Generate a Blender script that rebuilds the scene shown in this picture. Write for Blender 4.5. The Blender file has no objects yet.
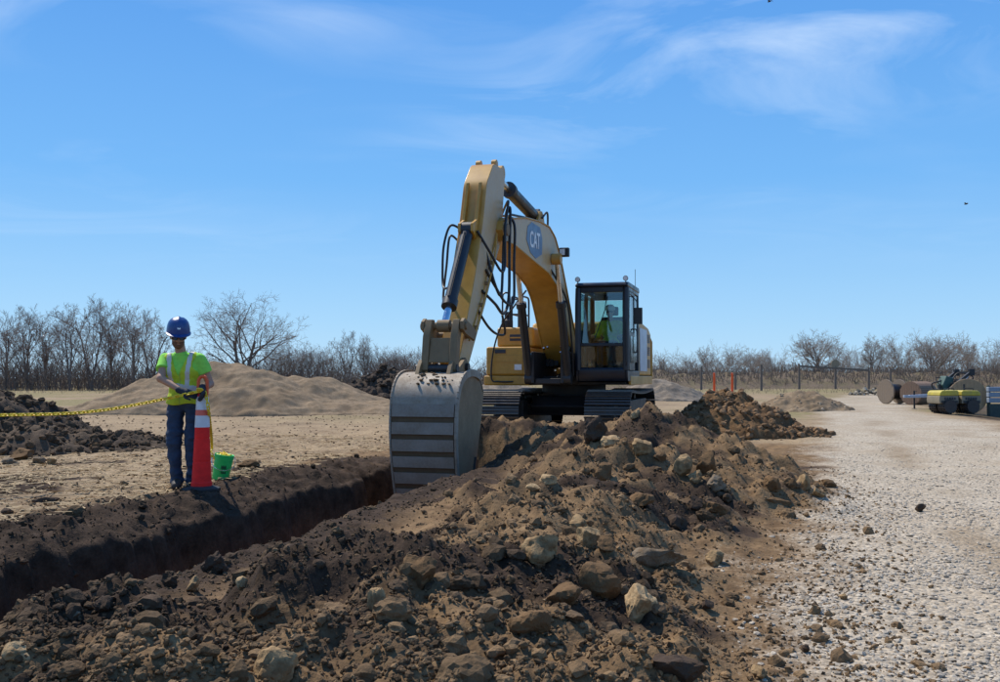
import bpy, bmesh, math, random
import numpy as np
from mathutils import Vector, Matrix

# ------------------------------------------------------------------ camera, sky, sun, exposure
scene = bpy.context.scene
COL = scene.collection
CAM_H, FPX, CX, CY, HORIZON = 1.2, 960.0, 500.0, 341.0, 378.0      # photograph is 1000 x 682
PITCH = math.atan((HORIZON - CY) / FPX)
cam_d = bpy.data.cameras.new('camera'); cam = bpy.data.objects.new('camera', cam_d); COL.objects.link(cam)
cam_d.sensor_fit = 'HORIZONTAL'; cam_d.sensor_width = 36.0; cam_d.lens = 36.0 * FPX / 1000.0
cam_d.clip_start = 0.1; cam_d.clip_end = 6000.0
cam.location = (0, 0, CAM_H); cam.rotation_euler = (math.pi / 2 + PITCH, 0, 0)
scene.camera = cam

SUN_EL = math.radians(55.0); SUN_AZ = math.atan2(-0.70, 0.71)        # azimuth clockwise from +Y: high, from the left and a little behind
world = bpy.data.worlds.new('World'); scene.world = world; world.use_nodes = True
wn, wl = world.node_tree.nodes, world.node_tree.links
wn.clear()
w_out = wn.new('ShaderNodeOutputWorld'); w_bg = wn.new('ShaderNodeBackground'); w_sky = wn.new('ShaderNodeTexSky')
w_sky.sky_type = 'NISHITA'; w_sky.sun_disc = False; w_sky.sun_elevation = SUN_EL; w_sky.sun_rotation = SUN_AZ
w_sky.air_density = 1.0; w_sky.dust_density = 0.1; w_sky.ozone_density = 1.6; w_sky.altitude = 250
w_bg.inputs['Strength'].default_value = 0.12
w_hsv = wn.new('ShaderNodeHueSaturation'); w_hsv.inputs['Saturation'].default_value = 1.28; w_hsv.inputs['Value'].default_value = 1.25
wl.new(w_sky.outputs[0], w_hsv.inputs['Color'])
CLX, CLY = 0.2, 0.3
# thin cirrus on a high layer: the view direction projected on a plane overhead
w_tc = wn.new('ShaderNodeTexCoord'); w_sep = wn.new('ShaderNodeSeparateXYZ'); wl.new(w_tc.outputs['Generated'], w_sep.inputs[0])
w_z = wn.new('ShaderNodeMath'); w_z.operation = 'MAXIMUM'; w_z.inputs[1].default_value = 0.02; wl.new(w_sep.outputs['Z'], w_z.inputs[0])
w_za = wn.new('ShaderNodeMath'); w_za.operation = 'ADD'; w_za.inputs[1].default_value = 0.10; wl.new(w_z.outputs[0], w_za.inputs[0])
w_dx = wn.new('ShaderNodeMath'); w_dx.operation = 'DIVIDE'; wl.new(w_sep.outputs['X'], w_dx.inputs[0]); wl.new(w_za.outputs[0], w_dx.inputs[1])
w_dy = wn.new('ShaderNodeMath'); w_dy.operation = 'DIVIDE'; wl.new(w_sep.outputs['Y'], w_dy.inputs[0]); wl.new(w_za.outputs[0], w_dy.inputs[1])
w_cmb = wn.new('ShaderNodeCombineXYZ'); wl.new(w_dx.outputs[0], w_cmb.inputs[0]); wl.new(w_dy.outputs[0], w_cmb.inputs[1])
w_map = wn.new('ShaderNodeMapping'); w_map.inputs['Rotation'].default_value = (0, 0, math.radians(12)); w_map.inputs['Scale'].default_value = (0.75, 1.15, 1.0)
w_map.inputs['Location'].default_value = (CLX, CLY, 0.0)
wl.new(w_cmb.outputs[0], w_map.inputs[0])
w_n1 = wn.new('ShaderNodeTexNoise'); w_n1.inputs['Scale'].default_value = 1.5; w_n1.inputs['Detail'].default_value = 8; w_n1.inputs['Roughness'].default_value = 0.58; w_n1.inputs['Distortion'].default_value = 1.1
w_n2 = wn.new('ShaderNodeTexNoise'); w_n2.inputs['Scale'].default_value = 0.55; w_n2.inputs['Detail'].default_value = 3
wl.new(w_map.outputs[0], w_n1.inputs['Vector']); wl.new(w_map.outputs[0], w_n2.inputs['Vector'])
w_r1 = wn.new('ShaderNodeMapRange'); w_r1.inputs[1].default_value = 0.46; w_r1.inputs[2].default_value = 0.84; wl.new(w_n1.outputs[0], w_r1.inputs[0])
w_r2 = wn.new('ShaderNodeMapRange'); w_r2.inputs[1].default_value = 0.43; w_r2.inputs[2].default_value = 0.64; wl.new(w_n2.outputs[0], w_r2.inputs[0])
w_m = wn.new('ShaderNodeMath'); w_m.operation = 'MULTIPLY'; wl.new(w_r1.outputs[0], w_m.inputs[0]); wl.new(w_r2.outputs[0], w_m.inputs[1])
w_fade = wn.new('ShaderNodeMapRange'); w_fade.inputs[1].default_value = 0.10; w_fade.inputs[2].default_value = 0.30; wl.new(w_sep.outputs['Z'], w_fade.inputs[0])
w_m2 = wn.new('ShaderNodeMath'); w_m2.operation = 'MULTIPLY'; wl.new(w_m.outputs[0], w_m2.inputs[0]); wl.new(w_fade.outputs[0], w_m2.inputs[1])
w_mix = wn.new('ShaderNodeMix'); w_mix.data_type = 'RGBA'; w_mix.inputs['B'].default_value = (6.4, 7.5, 8.8, 1)
# clear spring air: the model's sky is drawn towards the photograph's blues, pale at the horizon and deeper overhead
w_rp = wn.new('ShaderNodeValToRGB'); wl.new(w_sep.outputs['Z'], w_rp.inputs[0])
for k_, (p_, c_) in enumerate(((0.0, (.430, .690, .93)), (.06, (.345, .62, .92)), (.20, (.175, .46, .89)), (.40, (.100, .325, .80)), (1.0, (.05, .20, .60)))):
    e_ = w_rp.color_ramp.elements[k_] if k_ < 2 else w_rp.color_ramp.elements.new(p_); e_.position = p_; e_.color = (*c_, 1)
w_rs = wn.new('ShaderNodeVectorMath'); w_rs.operation = 'SCALE'; w_rs.inputs['Scale'].default_value = 8.0; wl.new(w_rp.outputs[0], w_rs.inputs[0])
w_mh = wn.new('ShaderNodeMix'); w_mh.data_type = 'RGBA'; w_mh.inputs['Factor'].default_value = 0.93; wl.new(w_rs.outputs[0], w_mh.inputs['B']); wl.new(w_hsv.outputs[0], w_mh.inputs['A'])
wl.new(w_m2.outputs[0], w_mix.inputs['Factor']); wl.new(w_mh.outputs['Result'], w_mix.inputs['A'])
wl.new(w_mix.outputs['Result'], w_bg.inputs['Color']); wl.new(w_bg.outputs[0], w_out.inputs['Surface'])

sun_d = bpy.data.lights.new('sun', 'SUN'); sun = bpy.data.objects.new('sun', sun_d); COL.objects.link(sun)
sun_d.energy = 4.8; sun_d.angle = math.radians(0.53); sun_d.color = (1.0, 0.93, 0.82)
to_sun = Vector((math.sin(SUN_AZ) * math.cos(SUN_EL), math.cos(SUN_AZ) * math.cos(SUN_EL), math.sin(SUN_EL)))
sun.rotation_euler = to_sun.to_track_quat('Z', 'Y').to_euler(); sun.location = (0, 0, 60)
vs = scene.view_settings; vs.view_transform = 'Standard'; vs.look = 'None'; vs.exposure = 0.12; vs.gamma = 1.0; vs.use_curve_mapping = False
scene.render.engine = 'CYCLES'
scene.cycles.max_bounces = 8; scene.cycles.transparent_max_bounces = 12; scene.cycles.use_denoising = True

rng = np.random.default_rng(7); R = random.Random(7)
rad = math.radians

# ------------------------------------------------------------------ noise
_perm = np.random.default_rng(11).permutation(4096).astype(np.int64)
_val = np.random.default_rng(12).random(4096)
_ang = np.random.default_rng(13).random(4096) * 2 * np.pi
_gx, _gy = np.cos(_ang), np.sin(_ang)
def _h2(i, j, s): return _perm[(i + _perm[(j + s * 131) & 4095]) & 4095]
def noise2(x, y, s=0):
    x = np.asarray(x, float); y = np.asarray(y, float)
    i = np.floor(x).astype(np.int64); j = np.floor(y).astype(np.int64); fx = x - i; fy = y - j
    u = fx * fx * fx * (fx * (fx * 6 - 15) + 10); v = fy * fy * fy * (fy * (fy * 6 - 15) + 10)
    def g(a, b):
        h = _h2(i + a, j + b, s); return _gx[h] * (fx - a) + _gy[h] * (fy - b)
    return ((g(0, 0) * (1 - u) + g(1, 0) * u) * (1 - v) + (g(0, 1) * (1 - u) + g(1, 1) * u) * v) * 1.5
def fbm2(x, y, s=0, o=4, gain=0.5):
    r = 0; a = 1.0; f = 1.0
    for k in range(o): r = r + a * noise2(np.asarray(x) * f + 17.3 * k, np.asarray(y) * f - 9.1 * k, s + k); a *= gain; f *= 2.03
    return r
def cell2(x, y, s=0):
    """rounded lumps: 1 at a clod's centre falling to 0, each cell with its own height and place"""
    x = np.asarray(x, float); y = np.asarray(y, float)
    i = np.floor(x).astype(np.int64); j = np.floor(y).astype(np.int64); best = np.zeros(np.broadcast(x, y).shape)
    for a in (-1, 0, 1):
        for b in (-1, 0, 1):
            h = _h2(i + a, j + b, s); cx = i + a + 0.5 + 0.42 * (_val[h] * 2 - 1); cy = j + b + 0.5 + 0.42 * (_val[(h + 57) & 4095] * 2 - 1)
            rr = 0.25 + 0.45 * _val[(h + 91) & 4095]; d2 = ((x - cx) ** 2 + (y - cy) ** 2) / rr ** 2
            best = np.maximum(best, np.sqrt(np.clip(1 - d2, 0, 1)) * rr)
    return best
def noise3(P, s=0):
    x, y, z = P[..., 0], P[..., 1], P[..., 2]
    i = np.floor(x).astype(np.int64); j = np.floor(y).astype(np.int64); k = np.floor(z).astype(np.int64)
    fx, fy, fz = x - i, y - j, z - k; fx = fx * fx * (3 - 2 * fx); fy = fy * fy * (3 - 2 * fy); fz = fz * fz * (3 - 2 * fz)
    def g(a, b, c): return _val[_perm[(_h2(i + a, j + b, s) + k + c) & 4095]]
    def lx(b, c): return g(0, b, c) * (1 - fx) + g(1, b, c) * fx
    return ((lx(0, 0) * (1 - fy) + lx(1, 0) * fy) * (1 - fz) + (lx(0, 1) * (1 - fy) + lx(1, 1) * fy) * fz) * 2 - 1
def sstep(a, b, x):
    t = np.clip((np.asarray(x, float) - a) / (b - a), 0, 1); return t * t * (3 - 2 * t)

# ------------------------------------------------------------------ materials
MATS = {}
class NT:
    def __init__(self, m):
        self.t = m.node_tree; self.n = self.t.nodes; self.l = self.t.links; self.n.clear()
        self.out = self.n.new('ShaderNodeOutputMaterial'); self.p = self.n.new('ShaderNodeBsdfPrincipled'); self.l.new(self.p.outputs[0], self.out.inputs[0])
        self.tc = self.n.new('ShaderNodeTexCoord')
    def noise(self, scale, detail=4, rough=0.55, vec=None, dist=0.0):
        n = self.n.new('ShaderNodeTexNoise'); n.inputs['Scale'].default_value = scale; n.inputs['Detail'].default_value = detail
        n.inputs['Roughness'].default_value = rough; n.inputs['Distortion'].default_value = dist
        self.l.new(vec if vec is not None else self.tc.outputs['Object'], n.inputs['Vector']); return n.outputs[0]
    def voro(self, scale, feature='F1', out='Distance', vec=None):
        n = self.n.new('ShaderNodeTexVoronoi'); n.feature = feature; n.inputs['Scale'].default_value = scale
        self.l.new(vec if vec is not None else self.tc.outputs['Object'], n.inputs['Vector']); return n.outputs[out]
    def mr(self, v, a, b, c=0.0, d=1.0):
        n = self.n.new('ShaderNodeMapRange'); self.l.new(v, n.inputs[0])
        for k, x in zip((1, 2, 3, 4), (a, b, c, d)): n.inputs[k].default_value = x
        return n.outputs[0]
    def math(self, op, a, b=None):
        n = self.n.new('ShaderNodeMath'); n.operation = op
        for k, x in enumerate((a, b)):
            if x is None: continue
            if isinstance(x, (int, float)): n.inputs[k].default_value = x
            else: self.l.new(x, n.inputs[k])
        return n.outputs[0]
    def mix(self, f, a, b, mode='MIX'):
        n = self.n.new('ShaderNodeMix'); n.data_type = 'RGBA'; n.blend_type = mode
        for key, x in (('Factor', f), ('A', a), ('B', b)):
            if isinstance(x, (int, float)): n.inputs[key].default_value = x
            elif isinstance(x, tuple): n.inputs[key].default_value = x if len(x) == 4 else (*x, 1)
            else: self.l.new(x, n.inputs[key])
        return n.outputs['Result']
    def set(self, key, v):
        if isinstance(v, (int, float)): self.p.inputs[key].default_value = v
        elif isinstance(v, tuple): self.p.inputs[key].default_value = v if len(v) == 4 else (*v, 1)
        else: self.l.new(v, self.p.inputs[key])
    def bump(self, h, strength=0.5, dist=0.01):
        n = self.n.new('ShaderNodeBump'); n.inputs['Strength'].default_value = strength; n.inputs['Distance'].default_value = dist
        self.l.new(h, n.inputs['Height']); self.l.new(n.outputs[0], self.p.inputs['Normal'])
    def attr(self, name):
        n = self.n.new('ShaderNodeAttribute'); n.attribute_name = name; return n
def newmat(name):
    m = bpy.data.materials.new(name); m.use_nodes = True; MATS[name] = m; return m, NT(m)
def paint(name, col, rough=0.45, metal=0.0, dust=0.3, dustcol=(0.30, 0.235, 0.165), scale=3.0, spec=0.5, bump=0.0, bscale=60):
    m, t = newmat(name)
    a = t.noise(scale, 6, 0.62); b = t.noise(scale * 9, 4, 0.6)
    f = t.mr(t.math('ADD', t.math('MULTIPLY', a, 0.7), t.math('MULTIPLY', b, 0.3)), 0.40, 0.72, 0.0, dust)
    c = t.mix(t.mr(t.noise(scale * 4, 3), 0.3, 0.7), tuple(x * 0.86 for x in col), tuple(min(1, x * 1.1) for x in col))
    t.set('Base Color', t.mix(f, c, dustcol)); t.set('Roughness', t.mr(f, 0, max(dust, 0.01), rough, min(1, rough + 0.3)))
    t.set('Metallic', metal); t.set('Specular IOR Level', spec)
    if bump: t.bump(t.noise(bscale, 4), bump, 0.004)
    return m
paint('yellow', (0.52, 0.26, 0.028), 0.36, dust=0.5, dustcol=(0.34, 0.22, 0.10))
m_, t_ = newmat('yellow_arm')       # pale dust and sky glare painted into the plated sides, yellow on other faces
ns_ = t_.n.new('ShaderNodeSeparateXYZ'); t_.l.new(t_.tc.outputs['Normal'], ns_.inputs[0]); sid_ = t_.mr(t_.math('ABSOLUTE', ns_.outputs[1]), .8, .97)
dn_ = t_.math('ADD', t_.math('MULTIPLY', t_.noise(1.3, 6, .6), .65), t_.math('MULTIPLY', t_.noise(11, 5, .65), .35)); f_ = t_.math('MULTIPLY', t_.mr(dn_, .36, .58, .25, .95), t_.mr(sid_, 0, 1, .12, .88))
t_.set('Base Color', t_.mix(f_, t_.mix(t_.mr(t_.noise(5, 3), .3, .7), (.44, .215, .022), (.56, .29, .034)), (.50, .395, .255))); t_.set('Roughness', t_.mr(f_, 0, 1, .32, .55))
paint('yellow_clean', (0.50, 0.25, 0.026), 0.35, dust=0.35, dustcol=(0.32, 0.21, 0.10))
paint('black_paint', (0.012, 0.013, 0.016), 0.35, dust=0.22, dustcol=(0.09, 0.075, 0.06))
paint('cab_paint', (0.010, 0.013, 0.022), 0.28, dust=0.12, dustcol=(0.06, 0.055, 0.05))
paint('under_paint', (0.014, 0.014, 0.017), 0.5, dust=0.35, dustcol=(0.07, 0.055, 0.042))
paint('track_steel', (0.050, 0.047, 0.048), 0.42, metal=0.6, dust=0.4, dustcol=(0.12, 0.10, 0.085))
paint('grouser_steel', (0.15, 0.14, 0.13), 0.35, metal=0.8, dust=0.5, dustcol=(0.12, 0.10, 0.085))
paint('bucket_steel', (0.33, 0.285, 0.225), 0.6, metal=0.1, dust=0.9, dustcol=(0.20, 0.13, 0.07), bump=0.3, scale=4)
paint('bucket_rust', (0.11, 0.066, 0.032), 0.8, metal=0.05, dust=0.6, dustcol=(0.15, 0.095, 0.05), bump=0.3)
paint('bucket_side', (0.27, 0.185, 0.10), 0.75, metal=0.0, dust=0.8, dustcol=(0.15, 0.10, 0.055), scale=3, bump=0.3)
paint('wear_steel', (0.28, 0.24, 0.195), 0.65, metal=0.0, dust=0.9, dustcol=(0.17, 0.12, 0.075), scale=3.2, bump=0.2)
paint('link_steel', (0.22, 0.142, 0.064), 0.65, metal=0.0, dust=0.6, dustcol=(0.19, 0.14, 0.09))
paint('chrome', (0.62, 0.64, 0.66), 0.12, metal=1.0, dust=0.05)
paint('hose', (0.012, 0.012, 0.013), 0.45, dust=0.25, dustcol=(0.06, 0.05, 0.04))
paint('rubber', (0.016, 0.016, 0.017), 0.7, dust=0.4, dustcol=(0.07, 0.06, 0.05))
paint('decal_blue', (0.10, 0.17, 0.27), 0.4, dust=0.15)
paint('decal_white', (0.78, 0.78, 0.76), 0.4, dust=0.1)
paint('decal_dark', (0.02, 0.025, 0.04), 0.4, dust=0.1)
paint('wood_grey', (0.24, 0.18, 0.125), 0.85, dust=0.4, dustcol=(0.20, 0.17, 0.14), scale=5)
paint('wood_tan', (0.40, 0.27, 0.15), 0.8, dust=0.4, dustcol=(0.25, 0.19, 0.13), scale=5)
paint('wood_brown', (0.26, 0.16, 0.10), 0.8, dust=0.4, dustcol=(0.20, 0.15, 0.11), scale=5)
paint('post_wood', (0.15, 0.12, 0.10), 0.9, dust=0.3, dustcol=(0.20, 0.17, 0.14), scale=5)
paint('roller_yellow', (0.52, 0.42, 0.04), 0.45, dust=0.6, dustcol=(0.24, 0.19, 0.10), scale=6)
paint('roller_grey', (0.22, 0.19, 0.13), 0.6, dust=0.5)
paint('box_green', (0.018, 0.045, 0.042), 0.5, dust=0.2)
paint('box_grey', (0.26, 0.31, 0.37), 0.45, dust=0.3)
paint('silver', (0.45, 0.50, 0.58), 0.35, metal=0.5, dust=0.2)
paint('trailer_green', (0.03, 0.09, 0.075), 0.5, dust=0.25)
paint('orange', (0.80, 0.105, 0.02), 0.45, dust=0.12)
paint('cone_red', (0.88, 0.026, 0.022), 0.6, spec=0.2, dust=0.06, dustcol=(0.45, 0.10, 0.06))
paint('reflect_white', (0.70, 0.71, 0.72), 0.35, dust=0.25, dustcol=(0.5, 0.46, 0.42))
paint('reflect_orange', (0.80, 0.13, 0.08), 0.35, dust=0.2, dustcol=(0.6, 0.3, 0.25))
paint('chain_yellow', (0.85, 0.60, 0.02), 0.4, dust=0.1)
paint('pail_green', (0.015, 0.62, 0.13), 0.35, dust=0.1)
paint('pail_dark', (0.005, 0.10, 0.03), 0.5, dust=0.05)
paint('skin', (0.43, 0.235, 0.15), 0.55, dust=0.25, dustcol=(0.40, 0.19, 0.13), scale=20)
paint('beard', (0.17, 0.085, 0.045), 0.8, dust=0.3, dustcol=(0.10, 0.05, 0.03), scale=80)
paint('hair', (0.05, 0.03, 0.02), 0.7, dust=0.1)
paint('shirt', (0.28, 0.72, 0.09), 0.85, dust=0.3, dustcol=(0.24, 0.62, 0.10), scale=8)
paint('vest', (0.50, 0.62, 0.025), 0.8, dust=0.35, dustcol=(0.40, 0.43, 0.04), scale=8)
paint('vest_stripe', (0.62, 0.60, 0.54), 0.5, dust=0.3, dustcol=(0.45, 0.42, 0.36))
paint('vest_trim', (0.40, 0.50, 0.05), 0.8, dust=0.1)
paint('denim', (0.022, 0.042, 0.082), 0.85, dust=0.35, dustcol=(0.055, 0.085, 0.135), scale=6, bump=0.25, bscale=300)
paint('boot', (0.028, 0.021, 0.017), 0.6, dust=0.5, dustcol=(0.08, 0.06, 0.045), scale=12)
paint('glove', (0.018, 0.024, 0.036), 0.75, dust=0.3, dustcol=(0.07, 0.07, 0.07), scale=25)
paint('hat_blue', (0.015, 0.06, 0.21), 0.25, dust=0.15, dustcol=(0.05, 0.10, 0.22), scale=15)
paint('lens', (0.006, 0.006, 0.007), 0.1, dust=0.02)
paint('bird', (0.03, 0.03, 0.035), 0.8, dust=0.1)
paint('bark', (0.20, 0.150, 0.118), 0.95, dust=0.5, dustcol=(0.22, 0.185, 0.165), scale=1.5)
paint('bark_dark', (0.15, 0.112, 0.088), 0.95, dust=0.5, dustcol=(0.155, 0.125, 0.11), scale=1.5)
paint('twig', (0.225, 0.168, 0.135), 0.95, dust=0.5, dustcol=(0.28, 0.22, 0.18), scale=0.6)
paint('twig_pale', (0.29, 0.23, 0.18), 0.95, dust=0.5, dustcol=(0.34, 0.28, 0.23), scale=0.6)
paint('weeds', (0.22, 0.165, 0.12), 0.95, dust=0.6, dustcol=(0.13, 0.10, 0.08), scale=0.8)
paint('concrete', (0.32, 0.27, 0.21), 0.9, dust=0.5, scale=3)

def glassmat(name, tint, gloss):
    m = bpy.data.materials.new(name); m.use_nodes = True; MATS[name] = m
    n, l = m.node_tree.nodes, m.node_tree.links; n.clear()
    o = n.new('ShaderNodeOutputMaterial'); t = n.new('ShaderNodeBsdfTransparent'); g = n.new('ShaderNodeBsdfGlossy'); mx = n.new('ShaderNodeMixShader')
    t.inputs[0].default_value = (*tint, 1); g.inputs['Roughness'].default_value = 0.03; g.inputs['Color'].default_value = (0.9, 0.95, 1, 1)
    lw = n.new('ShaderNodeLayerWeight'); lw.inputs[0].default_value = 0.35; mr = n.new('ShaderNodeMapRange')
    mr.inputs[3].default_value = gloss; mr.inputs[4].default_value = 0.85; l.new(lw.outputs['Fresnel'], mr.inputs[0]); l.new(mr.outputs[0], mx.inputs[0])
    l.new(t.outputs[0], mx.inputs[1]); l.new(g.outputs[0], mx.inputs[2]); l.new(mx.outputs[0], o.inputs[0])
glassmat('glass', (0.80, 0.90, 0.86), 0.05)

def soil_shader(name, mode):
    """mode 'ground': masks from the attribute; others: a pile of one soil with its own tints"""
    m, t = newmat(name)
    pos = t.n.new('ShaderNodeNewGeometry').outputs['Position']
    nf = t.noise(38, 6, 0.65, pos); nm = t.noise(6.5, 6, 0.6, pos); nl = t.noise(0.9, 5, 0.6, pos); nx = t.noise(0.11, 5, 0.6, pos)
    fine = t.mr(nf, 0.3, 0.7, 0.72, 1.28)
    def shade(a, b, n=nm, lo=0.35, hi=0.65): return t.mix(t.mr(n, lo, hi), a, b)
    if mode == 'ground':
        at = t.attr('mask'); sep = t.n.new('ShaderNodeSeparateColor'); t.l.new(at.outputs['Color'], sep.inputs[0]); grass = at.outputs['Alpha']
        at2 = t.attr('mask2'); sep2 = t.n.new('ShaderNodeSeparateColor'); t.l.new(at2.outputs['Color'], sep2.inputs[0])
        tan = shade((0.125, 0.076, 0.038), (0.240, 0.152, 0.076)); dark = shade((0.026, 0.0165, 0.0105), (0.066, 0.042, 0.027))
        straw = t.mix(t.mr(nl, 0.42, 0.62), shade((0.36, 0.265, 0.160), (0.27, 0.195, 0.115)), shade((0.19, 0.130, 0.076), (0.31, 0.228, 0.138)))
        straw = t.mix(t.mr(t.noise(0.33, 5, 0.65, pos, 0.6), 0.50, 0.64, 0, 0.6), straw, shade((0.15, 0.104, 0.062), (0.22, 0.158, 0.098)))
        vc = t.voro(34, 'F1', 'Color', pos); vsep = t.n.new('ShaderNodeSeparateColor'); t.l.new(vc, vsep.inputs[0])
        grv = t.mix(t.mr(vsep.outputs[0], 0, 1), (0.31, 0.255, 0.185), (0.54, 0.46, 0.35)); grv = t.mix(t.mr(nl, 0.42, 0.68, 0, 0.5), grv, (0.34, 0.26, 0.17))
        grs = t.mix(t.mr(nm, 0.35, 0.65), (0.15, 0.135, 0.050), (0.27, 0.205, 0.11))
        sub = shade((0.15, 0.066, 0.030), (0.26, 0.125, 0.058))
        c = t.mix(sep.outputs[1], tan, straw); c = t.mix(grass, c, grs)
        gm = t.mr(t.math('ADD', sep.outputs[2], t.math('ADD', t.math('MULTIPLY', t.math('SUBTRACT', nm, 0.5), 0.7), t.math('MULTIPLY', t.math('SUBTRACT', nf, 0.5), 0.9))), 0.22, 0.80)
        grv = t.mix(t.math('MULTIPLY', sep2.outputs[2], t.mr(nm, 0.3, 0.7, 0.45, 0.95)), grv, shade((0.30, 0.222, 0.138), (0.23, 0.165, 0.098)))
        c = t.mix(gm, c, grv)
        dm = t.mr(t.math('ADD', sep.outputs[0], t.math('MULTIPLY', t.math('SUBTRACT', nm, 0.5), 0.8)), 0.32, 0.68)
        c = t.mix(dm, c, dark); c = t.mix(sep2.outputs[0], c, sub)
        vd = t.voro(34, 'F1', 'Distance', pos); hgt = t.math('ADD', t.math('MULTIPLY', nf, 0.8), t.math('MULTIPLY', t.math('MULTIPLY', t.math('SUBTRACT', 0.7, vd), gm), 1.0))
    else:
        a, b, d = {'dark': ((0.030, 0.022, 0.017), (0.070, 0.050, 0.036), (0.12, 0.085, 0.056)), 'brown': ((0.125, 0.068, 0.030), (0.205, 0.118, 0.054), (0.100, 0.058, 0.030)),
                   'sand': ((0.215, 0.152, 0.092), (0.285, 0.208, 0.130), (0.165, 0.115, 0.068)), 'grey': ((0.20, 0.160, 0.118), (0.28, 0.228, 0.172), (0.15, 0.12, 0.088)),
                   'clod': ((0.055, 0.038, 0.026), (0.24, 0.155, 0.090), (0.15, 0.10, 0.06)), 'bank': ((0.10, 0.074, 0.052), (0.20, 0.150, 0.102), (0.14, 0.115, 0.062))}[mode]
        c = t.mix(t.mr(nl, 0.45, 0.62, 0, 0.8), shade(a, b), d)
        if mode == 'clod':
            at = t.attr('tint'); c = t.mix(t.mr(nm, 0.3, 0.7, 0.0, 0.25), at.outputs['Color'], (0.15, 0.10, 0.06))
        hgt = nf
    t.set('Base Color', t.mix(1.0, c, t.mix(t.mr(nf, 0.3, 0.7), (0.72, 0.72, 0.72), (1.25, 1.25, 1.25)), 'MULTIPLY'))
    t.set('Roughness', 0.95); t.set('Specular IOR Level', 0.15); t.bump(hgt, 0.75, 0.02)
    return m
for nm_, md_ in (('ground', 'ground'), ('dirt_dark', 'dark'), ('dirt_brown', 'brown'), ('sand', 'sand'), ('gravel_pile', 'grey'), ('clod', 'clod'), ('bank', 'bank')): soil_shader(nm_, md_)
def tintmat(name, rough, bump, bscale):
    m, t = newmat(name); at = t.attr('tint'); f = t.noise(bscale, 5, 0.6)
    t.set('Base Color', t.mix(1.0, at.outputs['Color'], t.mix(t.mr(f, 0.3, 0.7), (0.7, 0.7, 0.7), (1.25, 1.25, 1.25)), 'MULTIPLY')); t.set('Roughness', rough); t.set('Specular IOR Level', 0.25)
    t.bump(f, bump, 0.01)
tintmat('gravel_stone', 0.85, 0.3, 120); tintmat('straw', 0.9, 0.0, 60)
def rockmat(name, a, b, soil=0.5):
    m, t = newmat(name); n1 = t.noise(7, 6, 0.65); n2 = t.noise(26, 5, 0.65)
    geo = t.n.new('ShaderNodeNewGeometry'); sp = t.n.new('ShaderNodeSeparateXYZ'); t.l.new(geo.outputs['Position'], sp.inputs[0])
    c = t.mix(t.mr(n1, 0.35, 0.65), a, b); c = t.mix(t.mr(t.math('ADD', t.math('MULTIPLY', n1, 0.5), t.math('MULTIPLY', n2, 0.5)), 0.46, 0.60, 0, soil), c, (0.125, 0.076, 0.038))
    t.set('Base Color', c); t.set('Roughness', 0.95); t.set('Specular IOR Level', 0.12); t.bump(t.math('ADD', n2, t.math('MULTIPLY', t.noise(80, 4, .6), .5)), 0.7, 0.015)
rockmat('rock_tan', (0.37, 0.250, 0.128), (0.25, 0.162, 0.080), .65); rockmat('rock_grey', (0.23, 0.180, 0.125), (0.17, 0.128, 0.084), .6); rockmat('rock_brown', (0.18, 0.108, 0.052), (0.115, 0.068, 0.034), 0.8)
rockmat('rock_dark', (0.075, 0.052, 0.037), (0.045, 0.032, 0.024), 0.3); rockmat('rock_pale', (0.48, 0.335, 0.18), (0.35, 0.23, 0.115), 0.55)

# ------------------------------------------------------------------ object helpers
def link(o, parent=None):
    COL.objects.link(o)
    if parent is not None: o.parent = parent
    return o
def tag(o, label=None, cat=None, group=None, kind=None):
    if label: o['label'] = label
    if cat: o['category'] = cat
    if group: o['group'] = group
    if kind: o['kind'] = kind
    return o
def thing(name, loc, label, cat, rotz=0.0, group=None):
    o = bpy.data.objects.new(name, None); o.empty_display_size = 0.2; link(o); o.location = loc; o.rotation_euler = (0, 0, rotz)
    return tag(o, label, cat, group)
def copy_tree(o, parent=None):
    c = o.copy(); COL.objects.link(c); c.parent = parent
    for ch in o.children: copy_tree(ch, c)
    return c
def np_mesh(name, V, F, mats, smooth=False, tint=None):
    """V (n,3), F (m,3|4) arrays"""
    me = bpy.data.meshes.new(name); V = np.ascontiguousarray(V, np.float32); F = np.ascontiguousarray(F, np.int32); k = F.shape[1]
    me.vertices.add(len(V)); me.vertices.foreach_set('co', V.ravel()); me.loops.add(F.size); me.loops.foreach_set('vertex_index', F.ravel())
    me.polygons.add(len(F)); me.polygons.foreach_set('loop_start', np.arange(len(F), dtype=np.int32) * k)
    me.polygons.foreach_set('use_smooth', np.full(len(F), smooth, bool))
    me.update(calc_edges=True); me.validate()
    for m in mats: me.materials.append(MATS[m])
    if tint is not None:
        a = me.attributes.new('tint', 'FLOAT_COLOR', 'POINT'); a.data.foreach_set('color', np.ascontiguousarray(np.c_[tint, np.ones(len(V))], np.float32).ravel())
    return me
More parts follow.
